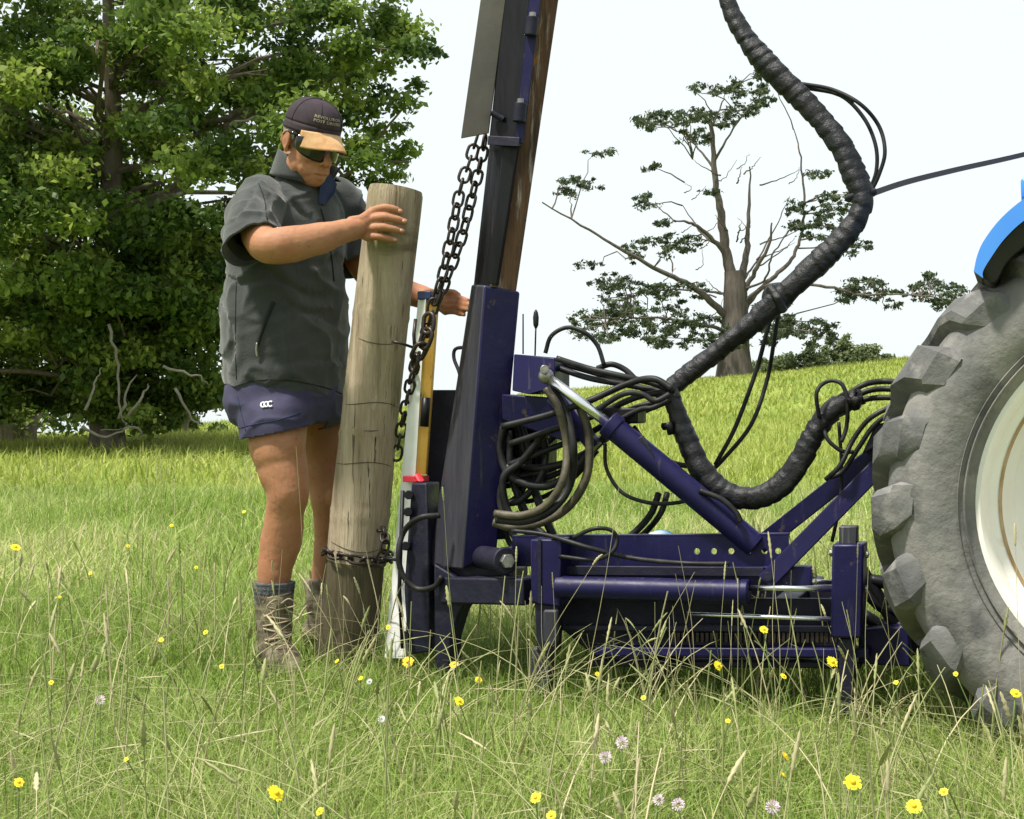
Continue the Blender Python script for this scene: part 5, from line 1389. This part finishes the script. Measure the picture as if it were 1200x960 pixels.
def onto(bvh, px, py, lift=.003):
    d = W(px, py, 1) - Vector((0, 0, CZ)); d.normalize()
    h, nrm, _, _ = bvh.ray_cast(Vector((0, 0, CZ)), d)
    if h is None: return None, None
    if nrm.dot(d) > 0: nrm = -nrm
    return h + nrm * lift, nrm
def line_on(bvh, pts, r, name, m, parent, lift=.002, sub=6, flat=.5):
    P2, _ = spline([Vector((x, y, 0)) for x, y in pts], sub=sub); P = []
    for p in P2:
        q, _n = onto(bvh, p.x, p.y, lift)
        if q and (not P or (q - P[-1]).length < .08): P.append(q)
    if len(P) > 2:
        g = G(); g.tube(P, r, 6); return g.build(name, m, parent, 180)
line_on(bs, [(321, 354), (314, 370), (307, 388), (302, 404)], .006, 'pocket_zip', MT['fleece_dark'], sh)
line_on(bs, [(302, 402), (301, 410), (302, 418)], .0035, 'zip_pull', MT['steel'], sh, lift=.006)
line_on(bs, [(277, 330), (276, 370), (276, 410), (277, 445)], .0016, 'seam', MT['fleece_dark'], sh, lift=.0)
0 and line_on(bs, [(268, 425), (300, 428), (340, 430), (380, 428), (398, 424)], .0014, 'seam', MT['fleece_dark'], sh, lift=.0)
line_on(bs, [(303, 215), (310, 235), (313, 258)], .0018, 'seam', MT['fleece_dark'], sh, lift=.0)
line_on(bs, [(376, 245), (382, 268), (388, 300), (391, 330)], .0028, 'front_zip', MT['fleece_dark'], sh, lift=.001)
line_on(bs, [(270, 455), (300, 446), (340, 446), (380, 454), (402, 462)], .0020, 'hem_band', MT['fleece_dark'], sh, lift=.0)
# collar: stands round the neck, open in front
def collar():
    g = G(); vs = []; fs = []; c0 = W(352, 207, 4.46); K = 40; m = 6
    tilt = Vector((TF.x * .02, TF.y * .02, 0))
    for i in range(K + 1):
        a = R(22 + (316) * i / K); d = TF * math.cos(a) * 1.0 + TL * math.sin(a)
        opn = min(1, min(i, K - i) / 7)
        for j in range(m):
            u = j / (m - 1); r = .094 - .012 * u + (.034 * (1 - opn)) * u
            z = -.012 + .074 * u * (.70 + .30 * opn) - .026 * math.cos(a)
            vs.append(c0 + d * r + UZ * z + TF * (.022 * u) + UZ * .004 * math.sin(a * 5) * u)
    for i in range(K):
        for j in range(m - 1): fs.append((i * m + j, (i + 1) * m + j, (i + 1) * m + j + 1, i * m + j + 1))
    g.add(vs, fs)
    o = g.build('collar', MT['fleece'], man, 180); s = o.modifiers.new('thick', 'SOLIDIFY'); s.thickness = .006; s.offset = 0
    o.parent = sh; o.location = (0, 0, 0)
    # navy lining flap folded out on his left side
    g = G(); a0 = c0 + TF * .100 - TL * .016 - UZ * .046
    q = [a0 + UZ * -.05, a0 + UZ * .020 + TF * .012, a0 + TL * .03 + TF * .020 + UZ * .046, a0 + TL * .085 - TF * .005 + UZ * .022, a0 + TL * .058 + TF * .012 + UZ * -.012, a0 + TL * .02 + TF * .006 + UZ * -.055]
    g.slab(q, -TF * .005); g.build('collar_lining', MT['navy_cloth'], sh, 60, .002)
collar()

# ---- shorts
def shorts():
    g = G()
    g.loft([(W(cx, py, 4.48), TL * a, TF * b) for (py, cx, a, b) in [(430, 333, .180, .150), (455, 334, .206, .172), (475, 335, .212, .175), (493, 337, .200, .155), (503, 338, .15, .12)]], 36)
    g.loft([(W(x, y, Y), TL * r, TF * r * 1.05) for (x, y, Y, r) in [(328, 448, 4.43, .10), (324, 478, 4.375, .122), (323, 500, 4.352, .112), (325, 528, 4.345, .106)]], 32)
    g.loft([(W(x, y, Y), TL * r, TF * r) for (x, y, Y, r) in [(370, 450, 4.60, .10), (372, 475, 4.61, .118), (377, 500, 4.62, .115), (379, 512, 4.62, .115)]], 32)
    me = remeshed(g, .006, 16, .6); bm = bmesh.new(); bm.from_mesh(me)
    cut(bm, W(323, 506, 4.35), Vector((.20, .05, -1)), .165)
    cut(bm, W(378, 497, 4.62), Vector((.05, 0, -1)), .15)
    cut(bm, W(333, 436, 4.48), Vector((0, 0, 1)), .3)
    islands(bm)
    bm.normal_update()
    for v in bm.verts:
        q = v.co - pb
        f = .006 * noise.noise(Vector((q.x * 9, q.y * 9, q.z * 5))) + .006 * max(0, 1 - abs(noise.noise(Vector((q.x * 8 + q.z * 7, q.y * 8, q.z * 14))) * 2.6)) ** 2
        v.co += v.normal * f
    bm.to_mesh(me); bm.free()
    o = put(me, 'shorts', MT['shorts'], man, 180); s = o.modifiers.new('thick', 'SOLIDIFY'); s.thickness = .004; s.offset = -1
    return o
st_ = shorts(); bsh = bvh_of(st_)
line_on(bsh, [(276, 503), (300, 497), (330, 491), (352, 484)], .0014, 'hem_stitch', MT['logo'] if False else MT['navy_cloth'], st_, lift=.001)
line_on(bsh, [(278, 463), (282, 480), (288, 505)], .0014, 'seam', MT['navy_cloth'], st_, lift=.001)
# small white embroidered mark: two closed round shapes and an open C run together
def mark():
    g = G()
    def arc(cx, cy, rx, ry, a0, a1, w_):
        N = 14; prev = None
        for i in range(N + 1):
            a = R(a0 + (a1 - a0) * i / N); px = cx + rx * math.cos(a); py = cy - ry * math.sin(a) - (px - 305) * .08 
            q, nrm = onto(bsh, px, py, .003)
            if q is None: continue
            if prev is not None and (q - prev).length < .03: g.tube([prev, q], w_, 6)
            prev = q
    arc(308.7, 475.5, 2.5, 2.7, 50, 310, .0029); arc(312.6, 475.3, 2.5, 2.7, 50, 310, .0029); arc(317.3, 475.2, 3.0, 2.9, 50, 310, .0029)
    g.build('logo', MT['logo'], st_, 180)
mark()

# ---- socks and boots
def sock(cx, Y, y0, y1, r):
    g = G(); rings = []; N = 22
    for i in range(N + 1):
        py = y0 + (y1 - y0) * i / N; rr = r * (1 + .012 * math.sin(i * 1.3)) * (1 + .05 * math.cos(i / N * PI))
        rings.append((W(cx, py, Y), TL * rr, TF * rr))
    b0 = len(g.v); n = 56
    for c, a, b in rings:
        for k in range(n):
            t = 2 * PI * k / n; m_ = 1 + .035 * (1 if k % 2 else -1); g.v.append(c + a * math.cos(t) * m_ + b * math.sin(t) * m_)
    for i in range(N):
        for k in range(n): g.f.append([b0 + i * n + k, b0 + i * n + (k + 1) % n, b0 + (i + 1) * n + (k + 1) % n, b0 + (i + 1) * n + k]); g.m.append(0)
    g.f.append([b0 + k for k in range(n)]); g.m.append(0)
    g.build('sock', MT['sock'], man, 180)
sock(321, 4.35, 682, 706, .060); sock(380, 4.69, 684, 706, .054)
def boot(ax, ay, toe_dir, ys, h=.235, k=1.0):
    base = Vector((ax, ay, gzf(ax, ay) + .005)); f = Vector(toe_dir).normalized(); l = Vector((-f.y, f.x, 0)); g = G()
    def B(a, b, c): return base + (f * a + l * b + UZ * c) * k
    g.loft([(B(-.005, 0, .222), l * .060, f * .068), (B(0, 0, .15), l * .055, f * .066), (B(.005, 0, .10), l * .050, f * .070), (B(.012, 0, .06), l * .048, f * .082)], 24)
    g.loft([(B(-.075, 0, .05), l * .030, UZ * .045), (B(-.05, 0, .052), l * .042, UZ * .052), (B(0, 0, .058), l * .046, UZ * .056), (B(.06, 0, .055), l * .047, UZ * .050), (B(.12, .002, .044), l * .052, UZ * .038), (B(.165, .002, .036), l * .049, UZ * .030), (B(.195, 0, .030), l * .030, UZ * .022)], 24)
    g.ball(B(.155, 0, .036), (.052, .052, .034)); g.ball(B(-.05, 0, .05), (.042, .042, .045))
    me = remeshed(g, .005, 5)
    displace(me, lambda p: .005 * noise.noise(p * 18) + .003 * max(0, 1 - abs(noise.noise(Vector((p.x * 14, p.y * 14, p.z * 40))) * 2.5)) ** 2)
    o = put(me, 'boot', MT['boot'], man, 180)
    g = G(); g.loft([(B(.055, 0, -.006), f * .152, l * .053), (B(.055, 0, .020), f * .154, l * .055)], 32); g.build('sole', MT['sole'], o, 60, .003)
    g = G()
    for i in range(8):
        z = .085 + i * .019; fr = .082 - .010 * min(i, 2) - .002 * i; s_ = 1 if i % 2 else -1
        P, _ = spline([B(fr * .70, -.042, z - .006 * s_), B(fr + .004, -.018, z), B(fr + .006, .018, z + .006 * s_), B(fr * .70, .042, z + .008 * s_)], sub=4); g.tube(P, .0028, 6)
    for i, (x, z) in enumerate(((.115, .088), (.095, .098), (.078, .112))):
        P, _ = spline([B(x - .015, -.032, z - .016), B(x, 0, z + .004), B(x - .015, .032, z - .016)], sub=4); g.tube(P, .0028, 6)
    for s_ in (-1, 1):
        P, _ = spline([B(.07, 0, .20), B(.085, s_ * .02, .215), B(.08, s_ * .042, .195), B(.072, s_ * .015, .185), B(.072, s_ * .05, .165)], sub=5); g.tube(P, .0024, 6)
    g.build('laces', MT['lace'], o, 180)
boot(W(321, 480, 4.35).x, 4.35, (.42, -.9, 0), 700, k=1.08); boot(W(380, 480, 4.69).x, 4.69, (.7, -.7, 0), 705, k=1.08)

# ---- cap, glasses, hair
def cap():
    g = G(); nu, nv = 56, 16; vs = []; fs = []
    def C(az, t):   # az from front, t 0 rim .. 1 crown
        el = t * PI / 2; rr = math.cos(el) ** .8
        return H(-.004 + .100 * rr * math.cos(az), .081 * rr * math.sin(az), .054 + .078 * math.sin(el) ** .95 + .006 * math.cos(az) * (1 - t))
    for j in range(nv + 1):
        for i in range(nu): vs.append(C(2 * PI * i / nu, j / nv * .995))
    for j in range(nv):
        for i in range(nu): fs.append((j * nu + i, j * nu + (i + 1) % nu, (j + 1) * nu + (i + 1) % nu, (j + 1) * nu + i))
    fs.append([nv * nu + i for i in range(nu)]); g.add(vs, fs)
    # sweat band drop
    g2 = G(); vs = []; fs = []
    for j in range(4):
        for i in range(nu):
            p = C(2 * PI * i / nu, 0); vs.append(p - HU * .009 * j)
    for j in range(3):
        for i in range(nu): fs.append((j * nu + i, j * nu + (i + 1) % nu, (j + 1) * nu + (i + 1) % nu, (j + 1) * nu + i))
    g.add(vs, fs)
    o = g.build('cap', MT['cap'], man, 60); s = o.modifiers.new('thick', 'SOLIDIFY'); s.thickness = .003; s.offset = -1
    g = G(); g.ball(C(0, .995) + HU * .002, (.007, .007, .004), HB); g.build('cap_button', MT['cap'], o, 180)
    for k in range(6):
        az = PI / 6 + k * PI / 3; g = G(); g.tube([C(az, t / 14) + (C(az, t / 14) - H(0, 0, .03)).normalized() * .0006 for t in range(15)], .0013, 5); g.build('cap_seam', MT['capseam'], o, 180)
    # brim: curved bill
    g = G(); vs = []; fs = []; K = 26; J = 10
    for i in range(K + 1):
        az = R(-62 + 124 * i / K)
        p = C(az, 0) - HU * .010
        x0 = (p - H0).dot(HF) / HS_; y0 = (p - H0).dot(HL) / HS_
        reach = .066 * max(0, math.cos(az * 1.45)) ** .72
        for j in range(J + 1):
            u = j / J; ff = x0 + reach * u; ll = y0 * (1 + .02 * u)
            vs.append(H(ff, ll, .049 - .30 * ll * ll / .084 * (.55 + .9 * u) - .034 * u))
    for i in range(K):
        for j in range(J): fs.append((i * (J + 1) + j, i * (J + 1) + j + 1, (i + 1) * (J + 1) + j + 1, (i + 1) * (J + 1) + j))
    g.add(vs, fs); b = g.build('brim', MT['brim'], o, 180); s = b.modifiers.new('thick', 'SOLIDIFY'); s.thickness = .004; s.offset = 0
    # lettering stitched on the front panels
    for row, (txt, tz) in enumerate((('REVOLUTION', .24), ('POST DRIVERS', .135))):
        cu = bpy.data.curves.new('lettering', 'FONT'); cu.body = txt; cu.align_x = 'CENTER'; cu.size = 1; cu.extrude = 0; cu.offset = .012; cu.resolution_u = 2
        ob = bpy.data.objects.new('tmp', cu); col.objects.link(ob)
        me = bpy.data.meshes.new_from_object(ob.evaluated_get(bpy.context.evaluated_depsgraph_get())); bpy.data.objects.remove(ob)
        xs = [v.co.x for v in me.vertices]; wd = max(xs) - min(xs)
        for v in me.vertices:
            az = (v.co.x / wd) * R(64) + R(-12)
            t = tz + v.co.y * .105
            p = C(az, t); nrm = (p - H(-.004, 0, .05)).normalized(); v.co = p + nrm * .0018
        put(me, 'lettering', MT['thread'], o, 0)
    return o, C
cp, CAPC = cap()
def glasses():
    g = G(); nu, nv = 30, 8; vs = []; fs = []
    for i in range(nu + 1):
        az = R(-74 + 148 * i / nu); hh = .031 * (1 - .38 * (abs(az) / R(74)) ** 3); notch = .014 * math.exp(-(az / R(9)) ** 2)
        for j in range(nv + 1):
            u = j / nv; z = .021 - (hh * 2 - notch) * u - .008
            r_ = 1.0 + .02 * math.sin(PI * u)
            vs.append(H(.008 + .094 * math.cos(az) * r_, .079 * math.sin(az) * r_, z + .010))
    for i in range(nu):
        for j in range(nv): fs.append((i * (nv + 1) + j, i * (nv + 1) + j + 1, (i + 1) * (nv + 1) + j + 1, (i + 1) * (nv + 1) + j))
    g.add(vs, fs); o = g.build('sunglasses', MT['lens'], man, 180); s = o.modifiers.new('thick', 'SOLIDIFY'); s.thickness = .003; s.offset = 1
    for s_ in (-1, 1):
        g = G(); g.tube([H(.036, s_ * .077, .022), H(.010, s_ * .082, .021), H(-.012, s_ * .084, .018), H(-.024, s_ * .084, .004)], [.0055, .0045, .0035, .003], 8)
        g.build('temple_arm', MT['lens'], o, 180)
glasses()
def hair():
    g = G(); nu, nv = 40, 8; vs = []; fs = []
    for j in range(nv + 1):
        for i in range(nu + 1):
            az = R(75 + 210 * i / nu); z = .045 - .095 * j / nv
            sc_ = math.sqrt(max(.05, 1 - ((z - .035) / .115) ** 2)); n_ = .003 * noise.noise(Vector((az * 6, z * 60, 0)))
            low = 1 if abs(math.degrees(az) - 180) < 75 else .0
            if not low: z = .045 - .045 * j / nv; sc_ = 1
            vs.append(H(-.005 + (.094 + n_) * math.cos(az) * sc_, (.074 + n_) * math.sin(az) * sc_, z))
    for j in range(nv):
        for i in range(nu): fs.append((j * (nu + 1) + i, j * (nu + 1) + i + 1, (j + 1) * (nu + 1) + i + 1, (j + 1) * (nu + 1) + i))
    g.add(vs, fs); o = g.build('hair', MT['hair'], man, 180); s = o.modifiers.new('thick', 'SOLIDIFY'); s.thickness = .004; s.offset = 1
hair()
